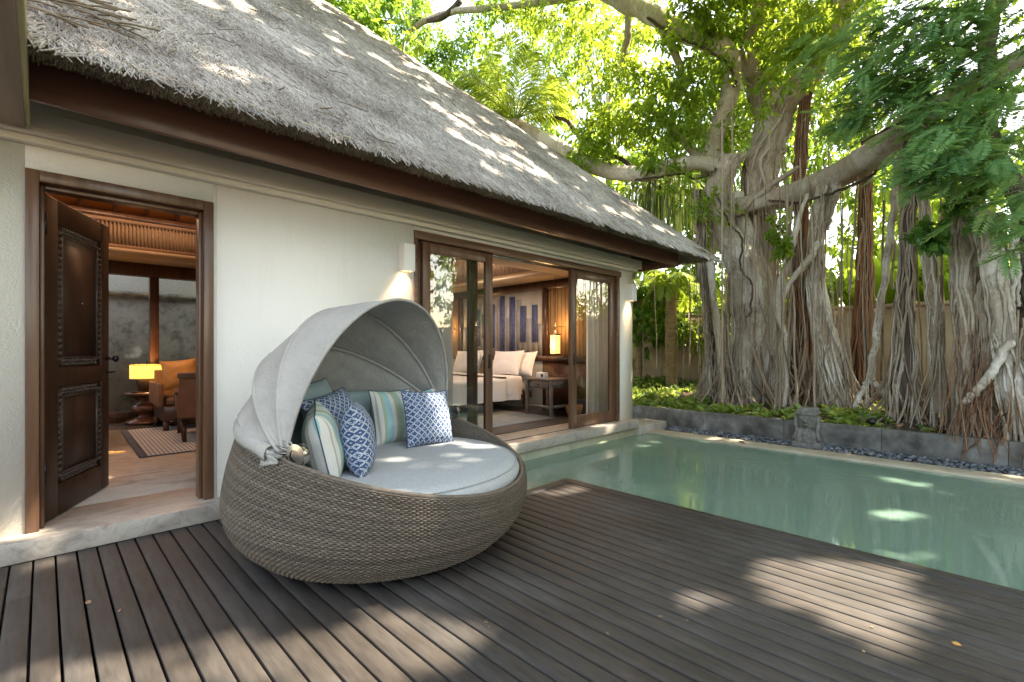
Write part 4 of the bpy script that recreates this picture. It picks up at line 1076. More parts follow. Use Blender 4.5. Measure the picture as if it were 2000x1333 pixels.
b = MB(); b.box((-.16, -.22, .26), (.16, .22, .30)); b.build('top', M['leather'], ft, bevel=.008)
for sx_ in (-.13, .13):
    for sy_ in (-.18, .18):
        b = MB(); b.cyl((sx_, sy_), .02, 0, .2595, 8); b.build('leg', M['dark_wood'], ft)

# ------------------------------------------------------------------ bedroom
HX = 6.66
hb = MB()
hb.box((HX, WY + .6, 2.36), (EX - .152, BY, 2.519)); hb.box((HX - .03, WY + .6, 1.02), (EX - .152, BY, 1.12)); hb.box((HX, WY + .6, FLZ), (EX - .152, 5.95, 1.0195))
yA = at(1063, 700, x=HX).y
hb.box((HX - .02, yA - .09, 1.1205), (EX - .152, yA + .03, 2.3595)); yB = at(903, 700, x=HX).y
hb.box((HX - .02, yB - .02, 1.1205), (EX - .152, yB + .14, 2.3595))
hb.build('headboard_frame', M['dark_wood'], villa)
hb = MB(); hb.box((HX + .012, WY + .6, 1.1205), (EX - .1525, yA - .0905, 2.3595)); hb.build('bamboo_panel', M['bamboo_wall'], villa)
hb = MB(); hb.box((HX + .012, yB + .1405, 1.1205), (EX - .1525, BY, 2.3595)); hb.build('bamboo_panel', M['bamboo_wall'], villa)
# bamboo joints
for y0_, y1_ in ((WY + .6, yA - .1), (yB + .15, BY)):
    hb = MB(); yy = y0_
    while yy < y1_: hb.box((HX + .006, yy, 1.121), (HX + .0118, yy + .003, 2.359)); yy += .075 + random.random() * .02
    hb.build('bamboo_joint', M['dark_wood'], villa)

ar = thing('wall_art', 'stepped grey fabric wall hanging with navy tiled strips above the bed', 'wall art', (HX, (yA + yB) / 2, 1.121))
y0_, y1_ = yA + .031, yB - .021; cy = (yA + yB) / 2
b = MB(); b.box((.004, y0_ - cy, 0), (.012, y1_ - cy, 1.238)); b.build('backing', M['art_grey'], ar)
b = MB(); W_ = y1_ - y0_; strips = 17
hts = [.60, .85, .72, .95, 1.10, .9, .75, 1.0, 1.15, 1.0, .75, .9, 1.10, .95, .72, .85, .60]
for i in range(strips):
    ya = y0_ + W_ * i / strips - cy; yb = ya + W_ / strips - .004
    b.box((-.004 - .003 * (i % 2), ya, .02), (.0035, yb, hts[i])); 
b.build('fabric_strip', M['art_tan'], ar)
def ay(u): return at(u, 700, x=HX).y - cy
for (u0, u1, v0, v1) in ((1040, 1050.5, 596, 669), (1017, 1028, 598, 669), (996, 1006.5, 580, 689), (977, 986.5, 571, 692), (962, 967, 595, 680), (942, 946.5, 615, 660), (914, 921, 592, 676), (931, 937, 605, 676)):
    zt = at((u0 + u1) / 2, v0, x=HX).z - 1.121; zb = at((u0 + u1) / 2, v1, x=HX).z - 1.121
    b = MB(); b.box((-.018, ay(u1), max(.03, zb)), (-.0085, ay(u0), min(zt, 1.2))); b.build('navy_strip', M['navy_tile'], ar)
def lantern(u, v0, v1, x, label):
    q = at(u, (v0 + v1) / 2, x=x); hgt = (v1 - v0) * depth(q) / FPX
    L = thing('pendant_lantern', label, 'lantern', (q.x, q.y, q.z - hgt / 2), 'bedside hanging lanterns')
    r = .085
    b = MB(); b.lathe((0, 0, 0), [(r, .02), (r, hgt - .03)], 20); b.build('paper_shade', M['lantern'], L, smooth=True)
    b = MB(); b.cyl((0, 0), r + .006, 0, .02, 20); b.cyl((0, 0), r + .006, hgt - .03, hgt - .01, 20); b.lathe((0, 0, 0), [(.07, hgt - .01), (.025, hgt + .04), (.012, hgt + .06)], 16)
    for zz in np.linspace(.06, hgt - .07, 7): b.tube([((r + .001) * math.cos(a), (r + .001) * math.sin(a), zz) for a in np.linspace(0, 2 * PI, 20, endpoint=False)], .0022, 4, close=True)
    for a in np.linspace(0, 2 * PI, 8, endpoint=False): b.tube([((r + .001) * math.cos(a), (r + .001) * math.sin(a), .02), ((r + .001) * math.cos(a), (r + .001) * math.sin(a), hgt - .03)], .0025, 4)
    b.build('cage', M['dark_wood'], L)
    b = MB(); b.tube([(0, 0, hgt + .05), (0, 0, 2.51 - (q.z - hgt / 2))], .006, 6); b.build('cord', M['black'], L)
    b = MB(); b.tube([(0, 0, hgt + .12), (HX - q.x, -.0, hgt + .13)], .006, 6); b.build('bracket', M['black'], L)
    pt('lantern_light', (q.x - .16, q.y, q.z), 2.0, (1, .58, .24), .06)
    pt('lantern_light', (q.x, q.y, q.z + hgt / 2 + .12), 1.6, (1, .58, .24), .06)
lantern(1084.5, 652, 693, 6.42, 'lit paper cage lantern hanging above the bedside table')
lantern(872, 654, 696, 6.42, 'lit paper lantern behind the glass on the far side of the bed')
# bed
bd = thing('bed', 'large bed with white duvet and dark wooden frame in the bedroom', 'bed', (5.5, 7.15, FLZ))
b = MB(); b.box((-1.05, -1.02, .22), (1.06, 1.02, .34)); b.build('bed_frame', M['dark_wood'], bd, bevel=.01)
for sx_ in (-.97, .97):
    for sy_ in (-.92, .92):
        b = MB(); b.lathe((sx_, sy_, 0), [(.022, 0), (.03, .03), (.02, .06), (.04, .10), (.045, .14), (.03, .19), (.045, .219)], 12); b.build('leg', M['dark_wood'], bd, smooth=True)
b = MB(); b.box((-1.0, -.95, .3405), (1.05, .95, .52)); b.build('mattress', M['linen'], bd, bevel=.05)
G = []
for i, sx_ in enumerate(np.linspace(-1.12, .72, 44)):
    row = []
    for j, s_ in enumerate(np.linspace(-1.42, 1.42, 60)):
        yy = np.clip(s_, -1.03, 1.03); over = abs(s_) - 1.03
        zz = .60
        if over > 0: zz -= over * 1.0; yy = math.copysign(1.03 + .02 + .012 * math.sin(sx_ * 14 + s_) * over * 6, s_)
        else: zz -= .045 * (abs(s_) / 1.03) ** 8
        if sx_ < -1.02: zz = min(zz, .60 - (-1.02 - sx_) * 3.2)
        zz += .014 * noise.noise(Vector((sx_ * 3, s_ * 3, 0))) + .006 * noise.noise(Vector((sx_ * 9, s_ * 9, 2)))
        row.append((max(sx_, -1.07), yy, max(zz, .15)))
    G.append(row)
b = MB(); b.grid(G); o = b.build('duvet', M['linen'], bd, smooth=True)
G = []
for sx_ in np.linspace(.38, .76, 10):
    G.append([(sx_, math.copysign(min(abs(s_), 1.055), s_), .628 + .02 * math.sin((sx_ - .38) / .38 * PI) - max(0, abs(s_) - 1.03) * 1.0) for s_ in np.linspace(-1.36, 1.36, 50)])
b = MB(); b.grid(G); b.build('folded_sheet', M['linen'], bd, smooth=True)
GB = 'white pillows on the bed'
for (x_, y_, z_, lab, nx) in ((6.28, 6.53, .99, 'front white pillow at the near side of the bed', -.35), (6.45, 6.35, .97, 'white pillow leaning behind the near front pillow', -.30), (6.28, 7.72, .99, 'front white pillow at the far side of the bed, behind glass', -.35), (6.45, 7.85, .97, 'white pillow behind the far front pillow', -.3)):
    pillow('pillow', lab, 'pillow', M['linen'], Vector((x_, y_, z_)), (-.92, -.1, .42), .03, .72, .50, .20, GB, piping=False, seed=int(y_ * 10))
# nightstand
ns = thing('nightstand', 'dark brown wooden bedside table with turned legs', 'bedside table', (6.22, 5.40, FLZ))
hw, hd = .27, .27
b = MB(); b.box((-hw - .02, -hd - .02, .60), (hw + .02, hd + .02, .63)); b.build('top', M['floorboards'], ns, bevel=.004)
b = MB(); b.box((-hw + .01, -hd + .01, .47), (hw - .01, hd - .01, .5995)); b.build('drawer_box', M['floorboards'], ns)
b = MB(); b.box((-hw - .004, -hd + .06, .485), (-hw + .0095, hd - .06, .585)); b.build('drawer', M['floorboards'], ns, bevel=.003)
b = MB(); b.blob((-hw - .012, 0, .535), (.014, .014, .014), 10, 6); b.build('knob', M['black'], ns)
for sx_ in (-1, 1):
    for sy_ in (-1, 1):
        b = MB(); b.box((sx_ * hw - .025, sy_ * hd - .025, 0), (sx_ * hw + .025, sy_ * hd + .025, .5995)); b.build('leg', M['floorboards'], ns, bevel=.004)
b = MB(); b.box((-hw + .026, -hd - .01, .14), (hw - .026, -hd + .01, .19)); b.box((-hw - .01, -hd + .026, .14), (-hw + .01, hd - .026, .19)); b.build('stretcher', M['floorboards'], ns)
ck = thing('bedside_clock', 'small white square clock on the bedside table', 'clock', (6.05, 5.42, FLZ + .6305))
b = MB(); b.box((-.05, -.09, 0), (.05, .09, .10)); b.build('case', M['white'], ck, bevel=.006)
b = MB(); b.cyl((0, 0), .028, 0, .004, 20); o = b.build('face', M['black'], ck); o.rotation_euler = (0, -PI / 2, 0); o.location = (-.0505, -.045, .05)
bt_ = thing('basket', 'orange woven basket on the floor beside the bedside table', 'basket', (6.42, 5.02, FLZ))
b = MB(); b.lathe((0, 0, 0), [(.001, .01), (.12, .01), (.14, .10), (.15, .18), (.14, .185), (.13, .10)], 24); b.build('basket_body', M['gold_cloth'], bt_)
br = MB(); br.box((3.2, 5.05, FLZ + .0005), (6.0, 9.0, FLZ + .012)); o = br.build('rug', M['bed_rug']); tag(o, 'grey-blue rug beneath the bed in the bedroom', 'rug')
for (u0, u1, lab) in ((1128, 1188, 'pale blue sheer curtain behind the right glass door'), (829, 862, 'narrow pale curtain behind the left glass door')):
    xa, xb = at(u0, 700, y=WY + .5).x, at(u1, 700, y=WY + .5).x
    G = []
    for x_ in np.linspace(xa, xb, 120):
        fo = .045 * math.sin((x_ - xa) * 44 + 1.5 * noise.noise(Vector((x_ * 5, 0, 0))))
        G.append([(x_ + .02 * noise.noise(Vector((x_ * 3, z_, 0))), WY + .32 + fo * (1 + .2 * math.sin(z_ * 2)), z_) for z_ in np.linspace(FLZ + .02, 2.5, 12)])
    b = MB(); b.grid(G); o = b.build('curtain', M['curtain'], smooth=True); tag(o, lab, 'curtain')

# ------------------------------------------------------------------ stone statue on the pool edge
sp_ = at(1578, 850, x=7.62)
sv = thing('stone_statue', 'dark carved stone head figure standing against the planter by the pool', 'statue', (7.66, sp_.y, -.12))
def taper(mb, z0, z1, y0, y1, x0, x1, y0b, y1b, x0b, x1b):
    mb.hexa([[x0, y0, z0], [x1, y0, z0], [x1, y1, z0], [x0, y1, z0], [x0b, y0b, z1], [x1b, y0b, z1], [x1b, y1b, z1], [x0b, y1b, z1]])
b = MB(); taper(b, 0, .085, -.17, .17, -.20, .14, -.165, .165, -.195, .14); b.build('plinth', M['statue'], sv, bevel=.008)
b = MB(); taper(b, .086, .30, -.13, .13, -.165, .12, -.085, .085, -.10, .12); b.build('body', M['statue'], sv, bevel=.012)
b = MB()
for yy in (-.075, -.025, .025, .075): b.box((-.165 + .003, yy - .014, .115), (-.135, yy + .014, .145))
b.box((-.172, -.135, .088), (-.12, .135, .104)); b.build('carved_band', M['statue'], sv, bevel=.004)
b = MB()
G = []
for i, z_ in enumerate(np.linspace(0, 1, 14)):        # chin curve up to the brow
    wd = .085 * math.sqrt(max(0, 1 - (1 - z_) ** 2.2)) + .02; fr = -.10 - .07 * math.sin(min(1, z_ * 1.3) * PI / 2)
    G.append([(fr * math.cos(q * .8) * (1.0), wd * 1.25 * math.sin(q), .285 + z_ * .165) for q in np.linspace(-1.45, 1.45, 14)])
b.grid(G); b.box((-.13, -.105, .28), (.12, .105, .455)); b.build('head', M['statue'], sv, smooth=False)
b = MB(); b.box((-.185, -.125, .455), (.13, .125, .50)); taper(b, .5005, .545, -.115, .115, -.17, .12, -.10, .10, -.15, .11); b.build('head_band', M['statue'], sv, bevel=.012)
b = MB()
for sg in (-1, 1):
    b.blob((-.172, sg * .045, .405), (.012, .020, .010), 10, 6)
    b.tube([(-.06, sg * .125, .44), (-.10, sg * .135, .34), (-.09, sg * .12, .22), (-.12, sg * .15, .11)], [.03, .034, .026, .03], 8)
b.blob((-.178, 0, .375), (.016, .014, .026), 8, 6); b.tube([(-.165, -.03, .33), (-.172, 0, .325), (-.165, .03, .33)], .007, 6)
b.build('face_detail', M['statue'], sv, smooth=True)
# small garden spotlights
for (u, v_, lab) in ((1702, 826, 'small black garden spotlight in the leaves right of the statue'), (1845, 812, 'small black garden spotlight under the right banyan roots'), (1287, 797, 'small black garden spotlight near the house end of the planter')):
    q = at(u, v_, x=8.3); q.z = soil_z(q.x, q.y)
    L = thing('garden_spotlight', lab, 'spotlight', q, 'garden spotlights in the planter')
    b = MB(); b.cyl((0, 0), .008, -.02, .06, 8); b.build('spike', M['black'], L)
    b = MB(); b.tube([(0, .04, .05), (-.01, -.04, .10)], [.045, .055], 14); b.build('housing', M['black'], L)

# ------------------------------------------------------------------ vegetation helpers
def unit(a): return a / (np.linalg.norm(a, axis=1)[:, None] + 1e-9)
def leaves(mb, C, D, L, W, fold=0.25, droop=0.12):
    """six point leaves: C bases, D directions, L lengths, W half widths"""
    n = len(C)
    up = np.repeat(np.array([[0, 0, 1.0]]), n, 0) + RNG.normal(0, .45, (n, 3))
    S_ = unit(np.cross(D, up)); N_ = np.cross(S_, D)
    L = L[:, None]; W = W[:, None]
    dz = np.array([[0, 0, -1.0]])
    b = C; t_ = C + D * L + dz * L * droop
    l1 = C + D * L * .35 - S_ * W + N_ * W * fold; l2 = C + D * L * .72 - S_ * W * .75 + N_ * W * fold + dz * L * droop * .5
    r1 = C + D * L * .35 + S_ * W + N_ * W * fold; r2 = C + D * L * .72 + S_ * W * .75 + N_ * W * fold + dz * L * droop * .5
    V = np.stack([b, l1, l2, t_, r2, r1], 1).reshape(-1, 3)
    F = np.array([[0, 3, 2, 1], [0, 5, 4, 3]]); F = (np.arange(n)[:, None, None] * 6 + F[None]).reshape(-1, 4)
    mb.add(V, F)
def kites(mb, C, D, L, W, N_=None, droop=0.0):
    n = len(C)
    if N_ is None: N_ = unit(np.repeat(np.array([[0, 0, 1.0]]), n, 0) + RNG.normal(0, .3, (n, 3)))
    S_ = unit(np.cross(D, N_)); L = L[:, None]; W = W[:, None]
    dz = np.array([[0, 0, -1.0]])
    V = np.stack([C, C + D * L * .4 - S_ * W, C + D * L + dz * L * droop, C + D * L * .4 + S_ * W], 1).reshape(-1, 3)
    F = (np.arange(n)[:, None] * 4 + np.arange(4)[None]); mb.add(V, F)
HOLES = []        # (point on a ray, radius): gaps in the leaf roof through which the sun reaches a spot
SD = np.array(SUNDIR)
def hole(x, y, z, r, stretch=1.0, ang=0.0): HOLES.append((np.array([x, y, z]), r))
def in_hole(P):
    k = np.zeros(len(P), bool)
    for c, r in HOLES:
        d = P - c; t_ = d @ SD; q = d - t_[:, None] * SD
        k |= (np.linalg.norm(q, axis=1) < r + .07) & (t_ > 0.3)
    return k
def cloud(mb, centers, n, leaf=(.07, .13), wr=.32, clump=None, spread=.28, down=.5, kind='leaf', holes=True):
    """leaves gathered in twig clumps; centers: list of (xyz, radius or (rx,ry,rz), weight)"""
    wts = np.array([c[2] for c in centers], float); wts /= wts.sum()
    per = 22
    nc = max(1, n // per)
    idx = RNG.choice(len(centers), nc, p=wts)
    cc = np.array([tuple(centers[i][0]) for i in idx]); rr = np.array([(centers[i][1],) * 3 if np.isscalar(centers[i][1]) else centers[i][1] for i in idx], float)
    d = unit(RNG.normal(0, 1, (nc, 3))) * (RNG.random(nc) ** .45)[:, None]
    tw = cc + d * rr
    tdir = unit(d * [1, 1, .5] + RNG.normal(0, .5, (nc, 3)) + [0, 0, -.25])
    tw = np.repeat(tw, per, 0); tdir = np.repeat(tdir, per, 0)
    s_ = RNG.random(len(tw))
    P = tw + tdir * (s_ * spread * 1.6)[:, None] + RNG.normal(0, spread * .22, (len(tw), 3))
    D = unit(tdir * .6 + RNG.normal(0, .6, (len(tw), 3)) + [0, 0, -down])
    if holes and HOLES:
        k = ~in_hole(P); P, D = P[k], D[k]
    L = RNG.uniform(leaf[0], leaf[1], len(P))
    leaves(mb, P, D, L, L * wr * .5 * RNG.uniform(.8, 1.2, len(P)))
def smooth_path(pts, n):
    P = np.array([tuple(p) for p in pts], float)
    t_ = np.linspace(0, len(P) - 1, n); out = []
    for q in t_:
        i = min(int(q), len(P) - 2); f = q - i
        p0 = P[max(i - 1, 0)]; p1 = P[i]; p2 = P[i + 1]; p3 = P[min(i + 2, len(P) - 1)]
        out.append(.5 * ((2 * p1) + (-p0 + p2) * f + (2 * p0 - 5 * p1 + 4 * p2 - p3) * f * f + (-p0 + 3 * p1 - 3 * p2 + p3) * f ** 3))
    return np.array(out)
def wob(P, amp, freq, seed):
    Q = P.copy()
    for i, p in enumerate(P):
        Q[i] += amp * np.array([noise.noise(Vector((i * freq, seed, 0))), noise.noise(Vector((i * freq, seed, 9))), .4 * noise.noise(Vector((i * freq, seed, 19)))])
    return Q
def limb(mb, spec, n=26, sides=12, flute=.10, seed=0, amp=.03):
    """spec: list of (u, v, x plane, width px)"""
    pts = [at(u, v, x=x) for u, v, x, w_ in spec]; rd = [w_ * .5 * depth(p) / FPX for p, (u, v, x, w_) in zip(pts, spec)]
    P = smooth_path(pts, n); R_ = np.interp(np.linspace(0, len(rd) - 1, n), range(len(rd)), rd)
    P = wob(P, amp, .5, seed)
    R_ = R_ * (1 + .12 * np.array([noise.noise(Vector((i * .7, seed, 3))) for i in range(n)]))
    mb.tube(P, R_, sides, flute=flute, fk=5, ph=seed)
    return P, R_
def bundle(mb, P, R_, k, seed=0, flare=1.0, rr=.28, foot=None, start=0.0):
    k = int(k * 2.1); rr *= .62
    """strands fused along a core, spreading into roots at the foot"""
    rs = random.Random(seed)
    n = len(P)
    for s_ in range(k):
        a0 = rs.uniform(0, 6.28); tw_ = rs.uniform(-1.6, 1.6); i0 = int(n * rs.uniform(start, start + .45)) if rs.random() < .6 else 0
        sp = rs.uniform(.6, 1.5); L = []; rads = []
        base = rs.uniform(.5, 1.2)
        for i in range(i0, n):
            f = i / (n - 1); a = a0 + tw_ * f + .9 * noise.noise(Vector((i * .22, s_ * 3.7, seed)))
            off = R_[i] * (.90 + .14 * sp + .16 * noise.noise(Vector((i * .35, s_ * 1.3, seed + 4)))) + flare * sp * max(0, f - .55) ** 2.0 * 1.6 * R_[0] * 1.6
            L.append((P[i][0] + off * math.cos(a), P[i][1] + off * math.sin(a), P[i][2] if foot is None or i < n - 1 else foot))
            rads.append(max(.008, R_[i] * rr * base * (1 - .25 * max(0, f - .6))))
        if len(L) > 3: mb.tube(L, rads, 6, caps=False)
def roots_fan(mb, c, r0, z_hi, n, spread, rmin=.006, rmax=.016, seed=0):
    rs = random.Random(seed)
    for i in range(n):
        a = rs.uniform(0, 6.28); zt = rs.uniform(.5, z_hi); s_ = spread * rs.uniform(.25, 1.0) ** 1.0
        gx_, gy_ = c[0] + math.cos(a) * (r0 + s_), c[1] + math.sin(a) * (r0 + s_)
        gx_ = max(gx_, 8.0)
        gz = float(soil_z(gx_, gy_)) - .03
        L = []
        a1 = a + rs.uniform(-1.2, 1.2)
        for q in np.linspace(0, 1, 9):
            r_ = r0 * .9 + s_ * q ** 2.2
            x_ = c[0] + math.cos(a1 + (a - a1) * q) * r_ + .03 * noise.noise(Vector((q * 4, i, seed))); y_ = c[1] + math.sin(a1 + (a - a1) * q) * r_ + .03 * noise.noise(Vector((q * 4, i, seed + 5)))
            L.append((max(x_, 7.98), y_, zt + (gz - zt) * q))
        mb.tube(L, np.linspace(rs.uniform(rmin, rmax), rs.uniform(rmin, rmax) * 1.3, 9), 5, caps=False)

# sun spots: deck, daybed, wall base, pool coping, slope of the thatch
def hpx(u, v, z, r): q = at(u, v, z=z); hole(q.x, q.y, z, r)
for (u, v, r) in ((1600, 1140, .32), (1650, 1185, .24), (1550, 1140, .22), (1545, 1125, .17), (1590, 1112, .14), (1640, 1110, .12), (1600, 1160, .16), (1660, 1175, .18), (1560, 1155, .13), (1700, 1185, .08), (1690, 1212, .06), (1610, 1210, .06), (1757, 1122, .10), (1680, 1262, .07), (1730, 1270, .06),
                  (1340, 1163, .10), (1362, 1198, .06), (1095, 960, .10), (1060, 965, .08), (1115, 958, .08),
                  (640, 1300, .2), (700, 1290, .24), (760, 1275, .2), (830, 1250, .18), (720, 1270, .15), (800, 1245, .15), (860, 1240, .12), (560, 1310, .12), (700, 1325, .16), (780, 1290, .12), (500, 1325, .10), (200, 1325, .10), (350, 1320, .12), (420, 1300, .09), (590, 1180, .05), (20, 1320, .10), (690, 1190, .06), (60, 1105, .09), (0, 1090, .08)):
    hpx(u, v, 0.0, r)
for (u, v, r) in ((780, 872, .07), (830, 872, .07), (880, 872, .07), (730, 876, .06), (930, 878, .05), (760, 905, .04), (820, 925, .04), (880, 900, .04)): hpx(u, v, .51, r)
for (lx, ly, z_, r) in ((.45, -.5, 1.28, .10), (.25, -.4, 1.45, .06), (.62, -.35, 1.1, .06), (-.2, .12, .85, .10)): q = cw(lx, ly, z_); hole(q.x, q.y, q.z, r)
for (u, v, r) in ((1045, 850, .06), (1060, 845, .07), (1185, 800, .08), (1195, 830, .07), (1120, 845, .06), (1005, 875, .08), (1090, 800, .05)):
    q = at(u, v, y=3.99); hole(q.x, q.y, q.z, r)
for y in np.arange(-1.2, 3.8, .42):
    if random.random() < .65: hole(7.15 + random.uniform(-.1, .25), y, -.1, random.uniform(.05, .11))
for i in range(95):
    s_ = random.uniform(.2, 4.7); x = random.uniform(.5, 7.6 - s_ * .8); y = RE_Y + s_
    if x > 1.5 or random.random() < .5: hole(x, y, roofz(y), random.uniform(.05, .15))
for i in range(5): hole(random.uniform(4, 7), random.uniform(-1, 3.5), -.12, random.uniform(.06, .14))

# ------------------------------------------------------------------ the banyan
bt = thing('banyan_tree', 'huge old banyan with pale limbs and dozens of hanging roots behind the pool', 'banyan tree', (10.0, 2.6, .2))
BTL = Vector(bt.location)
def bb_(mb, name, m, parent=bt, smooth=True, label=None, kind=None):
    o = mb.build(name, m, None, smooth=smooth, loc=tuple(parent.location))
    o.parent = parent; o.location = (0, 0, 0)
    if label: o['label'] = label
    if kind: o['kind'] = kind
    return o
X = 10.0
# leading trunk, pale, bending
b = MB(); P, R_ = limb(b, [(1432, 300, X, 44), (1408, 350, X, 46), (1400, 395, X, 46), (1414, 445, X, 44), (1444, 505, X, 56), (1462, 560, X, 74), (1466, 640, X, 64), (1458, 720, X, 68), (1450, 800, X, 84)], 40, 16, .08, 1)
bundle(b, P, R_, 5, 1, .9, .13, start=.55); bb_(b, 'trunk', M['bark_pale'], label='pale bent trunk')
b = MB(); P, R_ = limb(b, [(1438, 380, X + .3, 26), (1450, 430, X + .3, 28), (1476, 510, X + .25, 34), (1498, 580, X + .2, 36), (1508, 680, X + .2, 46), (1512, 800, X + .2, 60)], 30, 12, .1, 2)
bundle(b, P, R_, 2, 2, 1, .22, start=.5); bb_(b, 'trunk', M['bark_pale'])
# forked centre trunk behind
b = MB(); P, R_ = limb(b, [(1470, 150, X + .6, 34), (1492, 190, X + .6, 52), (1512, 225, X + .6, 62), (1500, 280, X + .6, 58), (1484, 340, X + .6, 60), (1482, 450, X + .7, 48), (1490, 600, X + .7, 56), (1490, 800, X + .7, 80)], 40, 16, .12, 3)
bundle(b, P, R_, 11, 3, .5, .15, start=.3); bb_(b, 'trunk', M['bark'], label='brown forked middle trunk')
b = MB(); limb(b, [(1506, 230, X + .6, 54), (1545, 185, X + .5, 48), (1584, 145, X + .4, 44), (1612, 100, X + .4, 40), (1640, 50, X + .3, 36), (1650, -60, X + .2, 30)], 24, 12, .08, 4); bb_(b, 'branch', M['bark'])
b = MB(); limb(b, [(1494, 200, X + .6, 40), (1470, 160, X + .6, 34), (1462, 100, X + .5, 30), (1480, 40, X + .5, 28), (1490, -50, X + .5, 24)], 20, 10, .08, 5); bb_(b, 'branch', M['bark'])
# upper limb sweeping left over the roof
b = MB(); limb(b, [(1385, 330, X, 34), (1392, 280, X, 34), (1408, 235, X, 32), (1424, 190, X, 34), (1432, 140, X, 34), (1420, 100, X, 34), (1385, 82, X, 34), (1340, 66, X, 36), (1300, 46, X - .1, 36), (1262, 22, X - .2, 34), (1215, 2, X - .3, 34), (1150, -30, X - .4, 30), (1060, -60, X - .5, 26)], 54, 12, .08, 6); bb_(b, 'branch', M['bark_pale'], label='pale upper limb arching left')
b = MB(); limb(b, [(1290, 52, X, 18), (1325, 120, X, 15), (1335, 180, X, 9)], 12, 8, .1, 7); bb_(b, 'branch', M['bark'])
b = MB(); limb(b, [(1228, 30, X, 14), (1225, 80, X, 14), (1212, 140, X, 10)], 12, 8, .1, 8); bb_(b, 'branch', M['bark'])
b = MB(); limb(b, [(1160, -12, X - .2, 14), (1080, 2, X - .3, 13), (1000, 12, X - .5, 13), (940, 18, X - .6, 13), (890, 22, X - .8, 12), (850, 34, X - .9, 12), (815, 50, X - 1, 11), (795, 75, X - 1, 9), (784, 100, X - 1, 7)], 40, 8, .06, 9); bb_(b, 'branch', M['bark'], label='long thin branch over the thatch')
b = MB(); limb(b, [(900, 2, X - .8, 12), (860, 36, X - .9, 12), (800, 40, X - 1, 8), (750, 42, X - 1, 7), (720, 22, X - 1, 6), (690, -10, X - 1, 5)], 26, 6, .06, 10); bb_(b, 'branch', M['bark_dark'])
# lower left limb reaching to the hip of the roof
b = MB(); limb(b, [(1420, 330, X - .1, 30), (1375, 318, X - .1, 30), (1320, 325, X - .1, 32), (1255, 340, X - .1, 30), (1190, 335, X - .2, 28), (1130, 312, X - .3, 26), (1075, 278, X - .4, 26), (1020, 250, X - .5, 24), (980, 220, X - .6, 20)], 40, 12, .08, 11); bb_(b, 'branch', M['bark_pale'], label='pale lower limb reaching the thatch hip')
b = MB(); limb(b, [(1385, 335, X, 30), (1370, 312, X, 24), (1330, 270, X, 12), (1300, 235, X, 10), (1268, 218, X, 8)], 18, 8, .08, 12); bb_(b, 'branch', M['bark'])
b = MB(); limb(b, [(1240, 330, X, 9), (1200, 305, X, 9), (1160, 300, X, 9), (1110, 240, X, 8), (1085, 230, X, 6)], 18, 6, .08, 13); bb_(b, 'branch', M['bark_dark'])
# great limb to the right
b = MB(); LIMB, LR = limb(b, [(1440, 405, X + .1, 34), (1480, 396, X, 34), (1530, 384, X, 40), (1575, 370, X - .1, 44), (1625, 350, X - .2, 48), (1680, 318, X - .4, 54), (1735, 280, X - .6, 54), (1785, 240, X - .8, 52), (1850, 200, X - 1, 46), (1930, 150, X - 1.2, 40), (2040, 90, X - 1.4, 34)], 50, 16, .07, 14)
bb_(b, 'branch', M['bark'], label='great sloping limb running up to the right')
b = MB(); limb(b, [(1440, 420, X - .1, 12), (1470, 392, X - .15, 12), (1510, 360, X - .2, 12), (1540, 340, X - .25, 10), (1560, 325, X - .3, 6)], 14, 8, .06, 15); bb_(b, 'branch', M['bark'])
